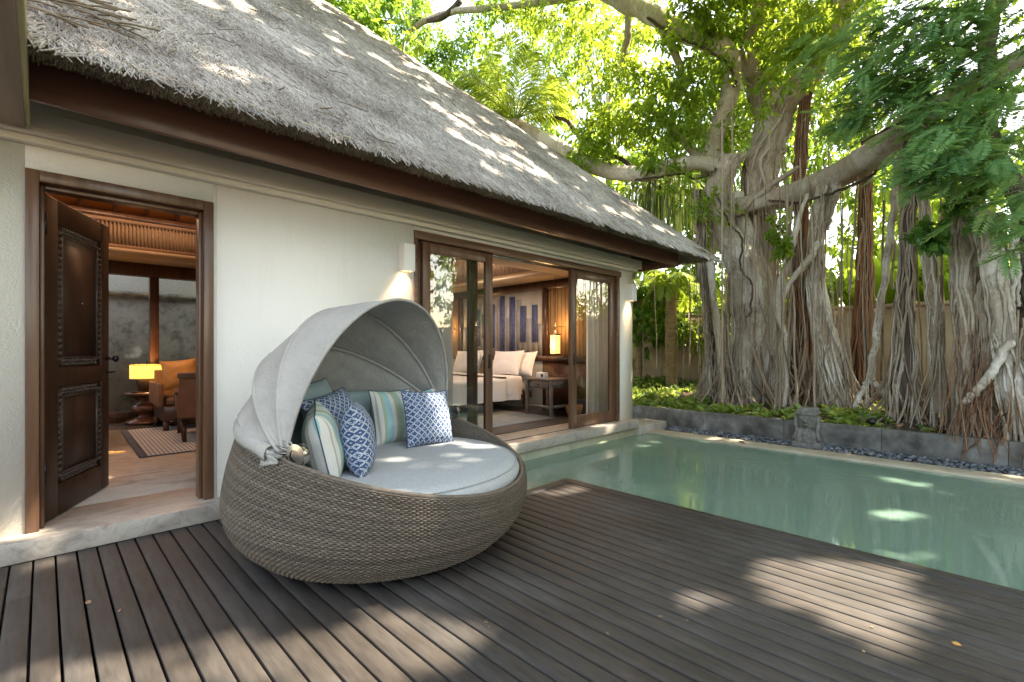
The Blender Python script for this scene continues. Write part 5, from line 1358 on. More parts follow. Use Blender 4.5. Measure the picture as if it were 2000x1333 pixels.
# pillar roots: (spec, material, strands, fan roots)
PILL = [
 ([(1362, 372, 9.6, 20), (1368, 440, 9.6, 24), (1376, 520, 9.6, 28), (1386, 620, 9.6, 30), (1392, 700, 9.6, 34), (1400, 790, 9.6, 50)], 'bark', 16, 26, 'grey bundled prop roots nearest the roof corner'),
 ([(1386, 500, 9.3, 12), (1394, 580, 9.3, 15), (1404, 660, 9.3, 17), (1412, 740, 9.3, 18), (1414, 800, 9.3, 20)], 'bark_pale', 4, 8, None),
 ([(1590, 138, 10.45, 22), (1572, 205, 10.6, 26), (1562, 320, 10.6, 28), (1564, 420, 10.6, 30), (1560, 520, 10.6, 34), (1562, 640, 10.6, 46), (1560, 790, 10.6, 64)], 'bark_red', 20, 26, None),
 ([(1612, 356, 9.75, 34), (1602, 400, 9.7, 30), (1596, 450, 9.7, 32), (1592, 520, 9.7, 36), (1600, 600, 9.65, 44), (1618, 690, 9.6, 54), (1640, 800, 9.6, 66)], 'bark_pale', 18, 24, 'pale pillar root below the great limb'),
 ([(1640, 350, 9.7, 26), (1625, 400, 9.7, 14), (1612, 450, 9.7, 10)], 'bark_pale', 2, 0, None),
 ([(1692, 270, 11.2, 26), (1690, 380, 11.2, 28), (1690, 480, 11.2, 32), (1688, 580, 11.2, 38), (1684, 680, 11.2, 44), (1682, 770, 11.2, 56)], 'bark_red', 22, 22, 'reddish pillar root lit from behind'),
 ([(1752, 300, 9.2, 18), (1748, 380, 9.2, 16), (1740, 450, 9.2, 15), (1728, 540, 9.2, 15), (1716, 620, 9.2, 17), (1706, 690, 9.2, 17), (1700, 745, 9.2, 14)], 'bark_pale', 2, 0, 'slim pale root forking near the ground'),
 ([(1700, 740, 9.2, 10), (1684, 765, 9.2, 9), (1670, 795, 9.1, 8)], 'bark_pale', 0, 0, None),
 ([(1700, 740, 9.2, 12), (1722, 765, 9.2, 11), (1745, 795, 9.1, 9)], 'bark_pale', 0, 0, None),
 ([(1775, 280, 9.0, 34), (1775, 360, 9.0, 34), (1772, 440, 9.0, 32), (1770, 540, 9.0, 34), (1765, 640, 9.0, 42), (1762, 800, 9.0, 66)], 'bark', 18, 30, 'grey bundled pillar in front of the tan wall'),
 ([(1800, 330, 8.9, 20), (1806, 420, 8.9, 24), (1814, 500, 8.9, 28), (1822, 580, 8.9, 30), (1828, 660, 8.9, 28), (1838, 810, 8.8, 34)], 'bark_pale', 8, 14, None),
 ([(1576, 380, 9.4, 7), (1560, 430, 9.3, 8), (1548, 480, 9.3, 11), (1530, 540, 9.3, 12), (1520, 600, 9.3, 13), (1530, 650, 9.3, 8), (1535, 730, 9.3, 8), (1532, 800, 9.2, 8)], 'bark_pale', 1, 3, 'twisting pale root'),
 ([(1600, 470, 9.5, 12), (1585, 500, 9.4, 12), (1560, 530, 9.35, 12), (1545, 550, 9.3, 10), (1524, 590, 9.3, 9)], 'bark_pale', 0, 0, None),
]
for i, (spec, mk, kk, fan, lab) in enumerate(PILL):
    spec = [(u, v, x, w_ * (.70 if w_ > 14 else 1)) for u, v, x, w_ in spec]
    b = MB(); P, R_ = limb(b, spec, 30, 12, .14, 20 + i, .04)
    if P[-1][2] < .9:
        P[-1][2] = float(soil_z(P[-1][0], P[-1][1])) - .05
    if kk >= 8:
        o = bb_(b, 'prop_root', M['bark_dark'] if mk != 'bark_pale' else M['root'], label=lab)  # core coloured darker to stand in for shade between the strands
        b = MB(); bundle(b, P, R_, int(kk * 1.25), 30 + i, .45, .19); bb_(b, 'root_strands', M[mk])
    else:
        if kk: bundle(b, P, R_, int(kk * 1.2), 30 + i, .4, .19)
        bb_(b, 'prop_root', M[mk], label=lab)
    if fan:
        b = MB(); roots_fan(b, P[-1], R_[-1] * .6, 2.0, int(fan * 1.3), .52, .005, .015, 50 + i); bb_(b, 'root_fan', M['root'] if mk != 'bark_red' else M['bark_red'])
# lower tangle round the main trunks
b = MB()
for (u, x_, r0, n_, s_) in ((1450, 9.9, .36, 46, .65), (1500, 10.4, .40, 40, .6), (1600, 9.9, .25, 20, .5), (1545, 10.1, .25, 28, .5), (1400, 9.6, .15, 14, .5)):
    q = at(u, 780, x=x_); roots_fan(b, (q.x, q.y), r0, 2.3, n_, s_, .008, .026, int(u))
o = bb_(b, 'root_tangle', M['root'], kind='stuff')
# hanging aerial roots, straight and thin
b = MB(); rs = random.Random(5)
for i in range(120):
    u = rs.choice([rs.uniform(1345, 1640), rs.uniform(1345, 1560), rs.uniform(1440, 1620), rs.uniform(1640, 1860), rs.uniform(1260, 1560)]); x_ = rs.uniform(8.9, 11.2)
    v0 = rs.uniform(150, 420) if rs.random() < .35 else rs.uniform(350, 430); q0 = at(u, v0, x=x_)
    zb = rs.choice([0.15, 0.15, rs.uniform(.4, 2.0), rs.uniform(1.5, 2.6)])
    dx, dy = rs.gauss(0, .10), rs.gauss(0, .10)
    L = []
    for f_ in np.linspace(0, 1, 12):
        L.append((q0.x + dx * f_ + .05 * noise.noise(Vector((f_ * 3, i, 0))), q0.y + dy * f_ + .05 * noise.noise(Vector((f_ * 3, i, 7))), q0.z + (zb - q0.z) * f_))
    r0 = rs.choice([.004, .005, .006, .009, .013, .02]); b.tube(L, np.linspace(r0 * .8, r0, 12), 5, caps=False)
bb_(b, 'hanging_roots', M['root'], kind='stuff')
b = MB(); rs = random.Random(8)     # dark vines gripping the limbs
for (S_, x_) in (([(1500, 392, 5), (1560, 396, 5), (1600, 385, 5), (1640, 372, 5), (1690, 350, 6), (1720, 330, 5), (1760, 310, 5)], 9.45), ([(1400, 380, 4), (1420, 430, 4), (1450, 470, 4), (1445, 520, 4), (1470, 560, 4), (1462, 620, 4)], 9.55), ([(1240, 352, 4), (1290, 346, 4), (1330, 340, 4), (1360, 350, 4), (1400, 330, 4)], 9.7), ([(1265, 35, 6), (1300, 60, 6), (1340, 80, 5), (1385, 100, 5), (1425, 130, 5), (1436, 170, 5)], 9.7)):
    limb(b, [(u, v, x_, w_) for u, v, w_ in S_], 40, 6, .1, len(S_), .05)
bb_(b, 'vine', M['bark_dark'])
# crown: leaf masses seen in the photograph, then an unseen leaf roof added to dapple the sun
b = MB()
C_ = []
def cl(u, v, x, r, w_): C_.append((tuple(at(u, v, x=x)), r, w_))
for (u, v, x, r, w_) in ((1130, 60, 10, .75, 2), (1180, 150, 10, .7, 2), (1240, 200, 9.8, .8, 3), (1300, 250, 9.8, .7, 3), (1200, 260, 9.6, .55, 2), (1340, 200, 9.8, .7, 3), (1150, 230, 9.8, .45, 1), (1280, 150, 10.2, .7, 2), (1380, 160, 9.7, .5, 2), (1360, 20, 9.6, .7, 3), (1420, 40, 9.6, .6, 3), (1480, 60, 9.6, .7, 3),
                         (1530, 110, 9.6, .7, 3), (1560, 40, 9.6, .8, 3), (1470, 200, 9.6, .4, 1.5), (1520, 230, 9.4, .3, 1), (1250, 60, 10.6, .6, 1), (1120, 330, 9.4, .35, 1.2), (1155, 290, 9.4, .4, 1.5), (1090, 10, 10, .7, 2), (1010, 60, 10, .7, 1.5), (1400, 280, 9.5, .35, 1), (1290, 310, 9.4, .3, .8),
                         (1620, 60, 9.8, .8, 2), (1600, 200, 10, .5, 1), (1385, 400, 9.4, .22, .6), (1330, 380, 9.4, .2, .5), (1660, 200, 10, .6, 1)):
    if 1370 < u < 1665 and v < 300: x += 1.7 if u > 1440 else 1.1      # leaves behind the fork and the arching limb
    cl(u, v, x, r, w_)
for (u, v, r, w_) in ((1465, 25, .30, .7), (1520, 140, .22, .5), (1555, 60, .30, .8), (1400, 150, .18, .4), (1610, 40, .35, 1), (1480, 215, .15, .3), (1370, 30, .28, .7), (1440, 95, .18, .35), (1600, 150, .25, .5), (1380, 240, .16, .3)): cl(u, v, 9.5, r, w_)
cloud(b, C_, 24000, (.085, .17), .42, spread=.25, down=.5, holes=False)
bb_(b, 'crown', M['leaf_ficus'], smooth=False, label='glossy mid-green leaves over the limbs')
b = MB(); C_ = []
for (u, v, x, r, w_) in ((1040, 100, 11.5, .6, 1.2), (1080, 170, 11.5, .5, 1), (960, 110, 11.5, .5, 1), (1120, 120, 11.5, .5, 1), (1020, 30, 11, .5, .8), (640, 20, 9, .7, 1), (700, 40, 9.3, .7, 2), (760, 110, 9.4, .7, 2.5), (820, 60, 9.4, .7, 2), (800, 0, 9.2, .7, 2), (860, 130, 9.6, .6, 2), (900, 90, 9.8, .5, 1.2), (850, 170, 10, .45, 1.2), (930, 30, 10, .4, .8), (720, -10, 9, .7, 1.5), (780, 70, 9, .5, 1), (660, 60, 9.6, .5, 1), (980, 0, 9.6, .5, 1), (600, -20, 8.8, .6, 1)):
    cl(u, v, x, r, w_)
cloud(b, C_, 19000, (.085, .15), .5, spread=.25, down=.3, holes=False)
bb_(b, 'crown', M['leaf_back'], smooth=False, label='sunlit yellow-green leaves behind the thatch')
b = MB(); C_ = []
for (u, v, r, w_) in ((1530, 475, .14, 1), (1548, 480, .12, 1), (1520, 450, .10, .7)): cl(u, v, 9.1, r, w_)
cloud(b, C_, 240, (.10, .17), .5, spread=.12, down=.4, holes=False); bb_(b, 'sprout', M['leaf_ficus'], smooth=False)
b = MB(); C_ = []
rs = random.Random(3)
while len(C_) < 860:  # leaf roof clumps added on the sun's path, kept out of view
    rq = rs.random()
    if rq < .10: tx, ty, tz = rs.uniform(-1.5, 3.2), rs.uniform(11, 12.6), rs.uniform(.8, 4)  # extra clumps added to keep sun off the walls behind the house
    elif rq < .62: tx, ty, tz = rs.uniform(-2.5, 7.8), rs.uniform(-3.2, 4.2), 0
    else:
        tx, ty = rs.uniform(-1, 8.2), rs.uniform(3.2, 8.4); tz = roofz(ty)
    z = rs.uniform(8.4, 11.0) + (2.6 if rq < .10 else 0); q_ = (z - tz) / SUNDIR.z; x = tx + SUNDIR.x * q_; y = ty + SUNDIR.y * q_
    p_ = Vector((x, y, z)); dp = depth(p_)
    if dp > .5 and HOR - FPX * (z - .9 - CAMZ) / dp > -60 and abs(x * Rx + y * Ry) / dp * FPX < 1150: continue
    C_.append(((x, y, z), (.9, .9, .45), 1))
cloud(b, C_, 150000, (.13, .23), .55, spread=.4, down=.2)
bb_(b, 'crown', M['leaf_ficus'], smooth=False, label='added unseen leaf roof, pierced where sun reaches the court')
b = MB()
for i in range(14):
    a = rs.uniform(-.5, .9); p0 = Vector((10.5, -2.5 - rs.random() * 2, 7.2)); d = Vector((-math.cos(a), -math.sin(a) * .8, 0)); L = rs.uniform(5, 11)
    pts_ = [p0 + d * L * q + Vector((0, .4 * math.sin(q * 5 + i), 1.6 * q ** .6 + .2)) for q in np.linspace(0, 1, 8)]
    Q_ = smooth_path(pts_, 20); near_ = 9
    for c_, r_ in HOLES[:36]:
        d_ = Q_ - c_; t_ = d_ @ SD; near_ = min(near_, float(np.linalg.norm(d_ - t_[:, None] * SD, axis=1).min()))
    if near_ > .45: b.tube(Q_, np.linspace(.07, .015, 20), 7)  # added boughs, left out where they would shade the main sun spots
b.tube(smooth_path([(11, -5.5, 0), (10.9, -5.0, 3), (10.6, -4.0, 6), (10.5, -3.4, 7.8)], 16), np.linspace(.5, .25, 16), 12, flute=.15)
bb_(b, 'branch', M['bark'], label='unseen boughs added to carry the leaf roof')

# ------------------------------------------------------------------ right banyan
b2t = thing('banyan_tree', 'nearer banyan trunk cluster with grey crossing roots at the right edge', 'banyan tree', (8.6, .6, .2))
def bb2(mb, name, m, **k): return bb_(mb, name, m, parent=b2t, **k)
X = 8.35
for i, (spec, mk, kk, fan, lab) in enumerate([
 ([(1884, 410, X, 34), (1880, 460, X, 36), (1884, 540, X, 36), (1892, 620, X, 42), (1898, 700, X, 44), (1906, 780, X, 52), (1916, 880, X - .1, 62)], 'bark', 14, 24, 'left grey trunk with rough bark'),
 ([(1906, 400, X - .2, 24), (1920, 440, X - .2, 28), (1934, 500, X - .2, 32), (1948, 580, X - .2, 32), (1960, 660, X - .2, 36), (1976, 740, X - .25, 38), (2000, 850, X - .3, 44)], 'bark_pale', 8, 16, 'smooth pale leaning trunk'),
 ([(1928, 430, X, 12), (1946, 448, X, 16), (1950, 480, X, 13), (1958, 560, X, 15), (1966, 640, X, 18)], 'bark_pale', 1, 0, None),
 ([(1975, 430, X + .1, 9), (1978, 520, X + .1, 9), (1976, 610, X + .1, 10), (1974, 660, X + .1, 10)], 'bark_pale', 0, 0, None),
 ([(1984, 430, X + .2, 8), (1988, 520, X + .2, 8), (1990, 600, X + .2, 8)], 'bark_pale', 0, 0, None),
 ([(1972, 668, X - .35, 17), (1945, 715, X - .4, 15), (1920, 750, X - .4, 14), (1900, 770, X - .4, 13), (1884, 786, X - .4, 11)], 'bark_pale', 0, 0, 'pale root crossing diagonally'),
 ([(1940, 420, X + .5, 30), (1935, 520, X + .5, 40), (1940, 640, X + .5, 60), (1950, 860, X + .4, 90)], 'bark', 22, 40, None),
 ([(2010, 420, X + .3, 30), (2005, 540, X + .3, 34), (2010, 680, X + .3, 40), (2015, 880, X + .2, 60)], 'bark_dark', 12, 20, None),
 ([(1930, 540, X - .1, 10), (1912, 570, X - .1, 12), (1922, 640, X - .15, 12), (1930, 720, X - .15, 10), (1926, 860, X - .2, 12)], 'bark', 2, 4, None)]):
    b = MB(); P, R_ = limb(b, spec, 30, 12, .12, 80 + i, .03)
    if P[-1][2] < .5: P[-1][2] = .1
    if kk: bundle(b, P, R_, kk, 90 + i, .8, .24)
    bb2(b, 'trunk' if i < 2 else 'prop_root', M[mk], label=lab)
    if fan: b = MB(); roots_fan(b, P[-1], R_[-1] * .5, 1.8, fan * 2, .30, .004, .012, 120 + i); bb2(b, 'root_fan', M['root'])
b = MB(); rs = random.Random(12)
for i in range(110):      # wiry roots hanging over the kerb
    u = rs.uniform(1870, 2010); q0 = at(u, rs.uniform(640, 800), x=8.1 + rs.uniform(-.1, .2)); zb = rs.uniform(-.05, .3)
    if rs.random() < .4: q1 = Vector((7.76, q0.y + rs.uniform(-.2, .25), rs.uniform(-.1, .18)))
    else: q1 = Vector((q0.x + rs.uniform(-.15, .15), q0.y + rs.uniform(-.25, .25), .15))
    mid = (q0 + q1) / 2 + Vector((rs.uniform(-.06, .06), rs.uniform(-.2, .2), rs.uniform(.0, .15)))
    if q1.x < 7.8: mid.x = 7.86; mid.z = max(mid.z, .26)
    b.tube(smooth_path([q0, mid, q1], 12), rs.choice([.0025, .004, .006]), 5, caps=False)
bb2(b, 'hanging_roots', M['bark_red'], kind='stuff')
b = MB(); C_ = []
for (u, v, r, w_) in ((1890, 395, .13, 1), (1870, 380, .12, 1), (1910, 375, .13, 1), (1825, 440, .13, 1.2), (1812, 455, .10, 1), (1845, 450, .10, .8), (1882, 350, .12, 1), (1940, 400, .15, 1), (1900, 430, .08, .6), (1880, 330, .1, .6)):
    C_.append((tuple(at(u, v, x=X - .5)), r, w_))
cloud(b, C_, 620, (.09, .15), .66, spread=.10, down=.15, holes=False); bb2(b, 'crown', M['leaf_broad'], smooth=False, label='large rounded bright green leaves')
b = MB(); limb(b, [(1884, 420, X, 12), (1870, 400, X, 9), (1840, 380, X - .2, 6), (1820, 350, X - .2, 4)], 10, 6); limb(b, [(1880, 400, X, 9), (1850, 430, X - .2, 7), (1825, 440, X - .4, 5)], 10, 6); bb2(b, 'branch', M['bark'])

# ------------------------------------------------------------------ feathery-leaved tree hanging in from the right
ft_ = thing('feathery_tree', 'feathery blue-green leaved tree hanging in at the upper right', 'tree', (8.2, -.6, .2))
def bbf(mb, name, m, **k): return bb_(mb, name, m, parent=ft_, **k)
b = MB(); limb(b, [(2060, 900, 8.6, 50), (2050, 600, 8.6, 44), (2010, 420, 8.6, 36), (1940, 300, 8.6, 34), (1925, 200, 8.6, 30), (1930, 80, 8.5, 26), (1950, -60, 8.4, 24)], 34, 12, .1, 140); bbf(b, 'trunk', M['bark_dark'])
b = MB()
TW = []
for (S_) in (([(1930, 120, 8.4, 14), (1840, 90, 8.0, 9), (1740, 110, 7.6, 5), (1650, 170, 7.4, 3)]), ([(1925, 220, 8.4, 12), (1850, 210, 7.9, 8), (1760, 240, 7.6, 5), (1680, 280, 7.5, 3)]), ([(1935, 60, 8.4, 12), (1860, 20, 7.8, 8), (1760, 20, 7.4, 4)]), ([(1930, 260, 8.4, 10), (1890, 320, 7.6, 7), (1840, 380, 7.3, 4)]), ([(1940, 240, 8.4, 9), (1970, 330, 7.8, 6), (1975, 420, 7.4, 3)])):
    P, R_ = limb(b, S_, 16, 7, .05, 3)
bbf(b, 'branch', M['bark_dark'])
def feather(mb, base, d, L, nrm, npair=13):
    """one pinnate leaf: stalk and paired narrow leaflets"""
    t_ = np.linspace(.12, 1, npair)
    side = np.cross(d, nrm); side /= np.linalg.norm(side)
    c = base[None] + d[None] * (t_ * L)[:, None] + np.array([[0, 0, -1.0]]) * (t_ ** 2 * L * .22)[:, None]
    ll = L * .30 * np.sin(np.clip(t_, .1, 1) * 2.6 + .25) + .02
    for sg in (-1, 1):
        D = unit(side[None] * sg + d[None] * .45 + RNG.normal(0, .07, (npair, 3)) + [0, 0, -.12])
        kites(mb, c, D, ll, ll * .13 + .002, N_=np.repeat(nrm[None], npair, 0))
    P = [tuple(c[0] - d * .12 * L), tuple(c[npair // 2]), tuple(c[-1])]
    mb.tube(P, .0025, 3, caps=False)
b = MB(); rs = random.Random(21)
SP = []
for (u, v, x, r, n_) in ((1700, 60, 7.6, .5, 70), (1780, 40, 7.5, .5, 90), (1860, 40, 7.6, .5, 90), (1950, 30, 7.4, .5, 80), (1680, 140, 7.8, .30, 40), (1730, 150, 7.6, .35, 60), (1800, 140, 7.4, .45, 90), (1880, 130, 7.5, .4, 70), (1655, 220, 7.8, .25, 40), (1690, 235, 7.6, .22, 34), (1770, 180, 7.4, .28, 50), (1830, 220, 7.2, .35, 80),
                         (1900, 230, 7.4, .3, 50), (1960, 170, 7.4, .4, 70), (1980, 280, 7.4, .35, 60), (1840, 320, 7.0, .25, 50), (1880, 300, 7.0, .28, 55), (1940, 330, 7.0, .25, 40), (1980, 400, 7.2, .25, 30), (1620, 90, 8.0, .4, 40), (1840, 265, 7.0, .2, 30), (1990, 460, 7.3, .2, 16)):
    c = np.array(at(u, v, x=x))
    for i in range(n_):
        p_ = c + np.array([rs.gauss(0, .5), rs.gauss(0, .5), rs.gauss(0, .4)]) * r
        d = np.array([rs.gauss(-.5, .5), rs.gauss(.45, .6), rs.gauss(-.35, .3)]); d /= np.linalg.norm(d)
        nr = np.array([rs.gauss(-.35, .3), rs.gauss(-.1, .3), 1.0]); nr -= d * nr.dot(d); nr /= np.linalg.norm(nr)
        feather(b, p_, d, rs.uniform(.20, .36), nr)
bbf(b, 'crown', M['leaf_feather'], smooth=False)

# ------------------------------------------------------------------ palms
def palm_frond(mb, base, az, elev, L, ll, npair=44, droop=1.0, wl=.022, hang=.5):
    d0 = np.array([math.cos(az) * math.cos(elev), math.sin(az) * math.cos(elev), math.sin(elev)])
    t_ = np.linspace(0, 1, 20)
    P = base[None] + d0[None] * (t_ * L)[:, None] + np.array([[0, 0, -1.0]]) * (droop * L * .55 * t_ ** 2.3)[:, None] - np.array([[d0[0], d0[1], 0]]) * (droop * L * .12 * t_ ** 3)[:, None]
    mb.tube(P, np.linspace(.02, .004, 20) * (L / 2.5), 5, caps=False)
    tt = np.linspace(.10, .995, npair); C = np.stack([np.interp(tt, t_, P[:, i]) for i in range(3)], 1)
    T = np.gradient(C, axis=0); T = unit(T)
    side = unit(np.cross(T, np.repeat(np.array([[0, 0, 1.0]]), npair, 0)))
    lens = ll * np.sin(np.clip(tt * 2.6 + .35, 0, 3.0)) ** .8 + .05
    for sg in (-1, 1):
        D = unit(side * sg + T * .75 + np.array([[0, 0, -hang]]) + RNG.normal(0, .08, (npair, 3)))
        N_ = unit(np.cross(D, T) * sg + RNG.normal(0, .15, (npair, 3)))
        S_ = unit(np.cross(D, N_))
        mid = C + D * (lens * .5)[:, None]; tip = C + D * (lens)[:, None] + np.array([[0, 0, -1.0]]) * (lens * .28 * droop)[:, None]
        w2 = (wl * np.ones(npair))[:, None]
        V = np.stack([C, mid - S_ * w2, mid + S_ * w2, tip], 1)
        n0 = npair
        F = (np.arange(n0)[:, None, None] * 4 + np.array([[[0, 1, 3, 2]]])).reshape(-1, 4)
        mb.add(V.reshape(-1, 3), F)
def palm(name, label, base, top, r, fr, leafm, barkm, npair=44, wl=.022, group=None, hang=.5):
    t0 = thing(name, label, 'palm tree', base, group)
    P = smooth_path([base, (Vector(base) * .5 + Vector(top) * .5) + Vector((.05, .06, 0)), top], 24)
    b = MB(); b.tube(P, [r * (1.15 if i < 2 else 1) * (1 + .07 * (i % 2)) for i in range(24)], 12); bb_(b, 'trunk', barkm, parent=t0)
    for (az, el, L, ll, dr) in fr:
        b = MB(); palm_frond(b, np.array(top), az, el, L, ll, npair, dr, wl, hang); bb_(b, 'frond', leafm, parent=t0, smooth=False)
    return t0
tp = at(1006, 235, x=9.2); rs = random.Random(31)
fr = []
cam_r = math.atan2(Ry, Rx); cam_l = cam_r + PI; back = math.atan2(-Fy, -Fx)
for (a, e, L, dr) in ((cam_r + .15, .95, 1.9, 1.15), (cam_r - .3, 1.1, 1.6, .9), (cam_r + .5, .70, 1.4, .9), (cam_l, .75, 1.7, .7), (cam_l - .3, .95, 1.7, .55), (cam_l + .3, 1.15, 1.6, .5), (cam_l - .6, .55, 1.4, .7), (cam_r - .9, 1.25, 1.5, .5), (cam_l + 1.2, 1.35, 1.6, .3), (cam_r + 1.2, 1.2, 1.7, .5), (cam_r - .1, .45, 1.2, .8), (cam_l + .1, .40, 1.3, .9), (cam_l - 1.2, 1.1, 1.4, .5), (cam_r - .5, .8, 1.8, 1.1), (cam_l + .5, .8, 1.8, 1.0), (cam_r + .05, .75, 1.75, 1.3), (cam_l + .15, .95, 1.9, .9)):
    fr.append((a, e, L * 1.5, .78, dr * .85))
palm('palm_tree', 'coconut palm with arching yellow-green fronds rising behind the thatched roof', (tp.x, tp.y, .1), tuple(tp), .11, fr, M['leaf_palm'], M['bark'], 56, .016, hang=.35)
q = at(1312, 560, x=11.2); bq = at(1312, 755, x=11.2)
fr = [(rs.uniform(0, 6.28), rs.uniform(.1, 1.1), rs.uniform(.8, 1.3), .34, rs.uniform(.7, 1.5)) for i in range(24)]
M['bark_gold'] = mat('bark_gold', (0.36, 0.25, 0.13), (0.18, 0.12, 0.07), scale=8, stretch=(1, 1, 3), rough=.9, bstr=.8, bscale=20, bdist=.03)
palm('palm_tree', 'short garden palm with drooping lime fronds beside the house corner', (q.x, q.y, .2), (q.x, q.y, at(1312, 560, x=11.2).z), .13, fr, M['leaf_palm'], M['bark_gold'], 36, .018)
q = at(1250, 560, x=11.8)
fr = [(rs.uniform(0, 6.28), rs.uniform(.0, 1.0), rs.uniform(.8, 1.2), .30, rs.uniform(.8, 1.5)) for i in range(16)]
palm('palm_tree', 'smaller palm half hidden behind the white end pier', (q.x, q.y, .2), (q.x, q.y, q.z), .09, fr, M['leaf_palm'], M['bark_gold'], 32, .018)
# strap-leaved plant hanging below the left limb
q = at(1290, 372, x=10.6)
sl_ = thing('strap_leaf_plant', 'dark strap-leaved plant hanging from the limb above the roof corner', 'plant', q)
b = MB()
for i in range(150):
    a = rs.uniform(0, 6.28); r_ = rs.uniform(.02, .55); L = rs.uniform(.8, 1.45)
    P = [(q.x + .2 * rs.gauss(0, 1), q.y + .35 * rs.gauss(0, 1), q.z + rs.uniform(-.1, .3))]
    P.append((P[0][0] + math.cos(a) * r_ * .6, P[0][1] + math.sin(a) * r_ * .8, P[0][2] + .05)); P.append((P[0][0] + math.cos(a) * r_, P[0][1] + math.sin(a) * r_, P[0][2] - L * .55)); P.append((P[0][0] + math.cos(a) * r_ * 1.05, P[0][1] + math.sin(a) * r_ * 1.05, P[0][2] - L))
    Q = smooth_path(P, 8); sd_ = np.array([-math.sin(a + .8), math.cos(a + .8), 0]) * rs.uniform(.014, .026)
    w_ = np.array([.5, .9, 1, 1, 1, .9, .6, .05])[:, None]
    b.grid(np.stack([Q - sd_ * w_, Q + sd_ * w_], 1))
bb_(b, 'strap_leaves', leaf_mat('leaf_strap', (.035, .06, .02), (.09, .13, .04), .3, (.25, .32, .06)), parent=sl_, smooth=True)

# ------------------------------------------------------------------ trees and plants beyond the wall
def bg_tree(label, base, h, cr, n, m, leaf=(.14, .26), bark='bark', wr=.5, blobs=9, seed=0, low=.35, trunk_r=.14):
    t0 = thing('broadleaf_tree', label, 'tree', base, 'trees beyond the garden wall')
    rs = random.Random(seed); B = Vector(base)
    b = MB(); b.tube(smooth_path([B - Vector((0, 0, .3)), B + Vector((.1, .1, h * .4)), B + Vector((-.05, .15, h * .8))], 16), np.linspace(trunk_r, trunk_r * .4, 16), 10, flute=.1)
    C = []
    for i in range(blobs):
        a = rs.uniform(0, 6.28); r_ = cr * rs.uniform(.1, .75); z = h * rs.uniform(low, 1.0)
        c = B + Vector((math.cos(a) * r_, math.sin(a) * r_, z)); C.append((tuple(c), cr * rs.uniform(.30, .50), 1))
        b.tube(smooth_path([B + Vector((0, .05, z * .55)), (B + Vector((0, 0, z * .75)) + c) / 2, c], 8), np.linspace(trunk_r * .35, .015, 8), 6)
    bb_(b, 'trunk', M[bark], parent=t0)
    b = MB(); cloud(b, C, int(n * (.6 if base[0] > 13 else .85)), leaf, wr, spread=.38, down=.35, holes=False); bb_(b, 'crown', M[m], parent=t0, smooth=False)
BG = [
 ('tall lime-leaved tree beyond the wall at the far right', (15.5, -1.5, 0), 6.5, 2.4, 5200, 'leaf_lime', 1),
 ('bright lime tree seen between the right-hand pillars', (16.0, 1.6, 0), 6.8, 2.2, 5200, 'leaf_lime', 2),
 ('bright tree behind the great sloping limb', (16.5, 4.4, 0), 8.5, 2.6, 6500, 'leaf_back', 3),
 ('dense green tree behind the forked trunk', (15.0, 6.6, 0), 9.0, 2.5, 7000, 'leaf_back', 4),
 ('yellow-green tree behind the roof corner', (13.6, 8.2, 0), 7.6, 2.3, 7000, 'leaf_lime', 5),
 ('broad tree rising behind the small palm', (12.5, 10.8, 0), 8.6, 2.6, 7500, 'leaf_back', 6),
 ('tall tree behind the coconut palm', (10.5, 12.6, 0), 10.5, 2.8, 8500, 'leaf_back', 7),
 ('tree crown showing above the thatch hip', (7.6, 12.8, 0), 11.0, 2.6, 8000, 'leaf_ficus', 8),
 ('tree crown above the thatch at the top of the picture', (5.2, 12.0, 0), 11.8, 2.4, 6500, 'leaf_back', 9),
 ('leafy tree outside the right edge by the pool', (13.8, -5.5, 0), 8.0, 2.8, 6500, 'leaf_lime', 10),
 ('tree at the end of the pool behind the wall', (10.8, -12.0, 0), 8.0, 2.8, 6500, 'leaf_back', 11),
 ('tree behind the wall that closes the pool court', (6.5, -11.8, 0), 7.5, 2.8, 6000, 'leaf_back', 12),
 ('tall crown filling the sky behind the feathery tree', (20.0, 3.0, 0), 15.5, 3.6, 12000, 'leaf_back', 21),
 ('tall crown filling the sky at the upper right corner', (17.5, -2.6, 0), 14.0, 3.4, 11000, 'leaf_back', 22),
 ('tall crown behind the forked trunk top', (20.0, 7.0, 0), 16.0, 3.6, 11000, 'leaf_back', 23),
 ('tall crown behind the arching upper limb', (16.5, 11.0, 0), 14.5, 3.4, 11000, 'leaf_ficus', 24),
 ('dense tree mirrored in the glass doors, behind the court wall', (9.0, -11.0, 0), 8.5, 2.8, 12000, 'leaf_back', 25),
 ('dense tree behind the court wall corner', (12.0, -11.4, 0), 9.0, 2.8, 12000, 'leaf_lime', 26),
 ('tree behind the middle of the court wall', (5.0, -12.2, 0), 8.5, 2.8, 10000, 'leaf_back', 27),
 ('tree beyond the far corner of the court, mirrored in the glass', (15.5, -9.5, 0), 8.5, 3.0, 15000, 'leaf_back', 31),
 ('last tree beyond the far corner of the court', (18.5, -12.5, 0), 10.0, 3.2, 15000, 'leaf_lime', 32),
 ('far tree between the limbs', (20.0, 8.5, 0), 10.0, 3.2, 6000, 'leaf_back', 13),
 ('far tree beyond the right-hand pillars', (20.5, 1.0, 0), 9.0, 3.0, 6000, 'leaf_lime', 14),
]
for (lab, base, h, cr, n_, m_, sd_) in BG:
    bg_tree(lab, base, h, cr, n_, m_, seed=sd_, blobs=15 if h < 11 else 20, low=.22 if h < 11 else .48)
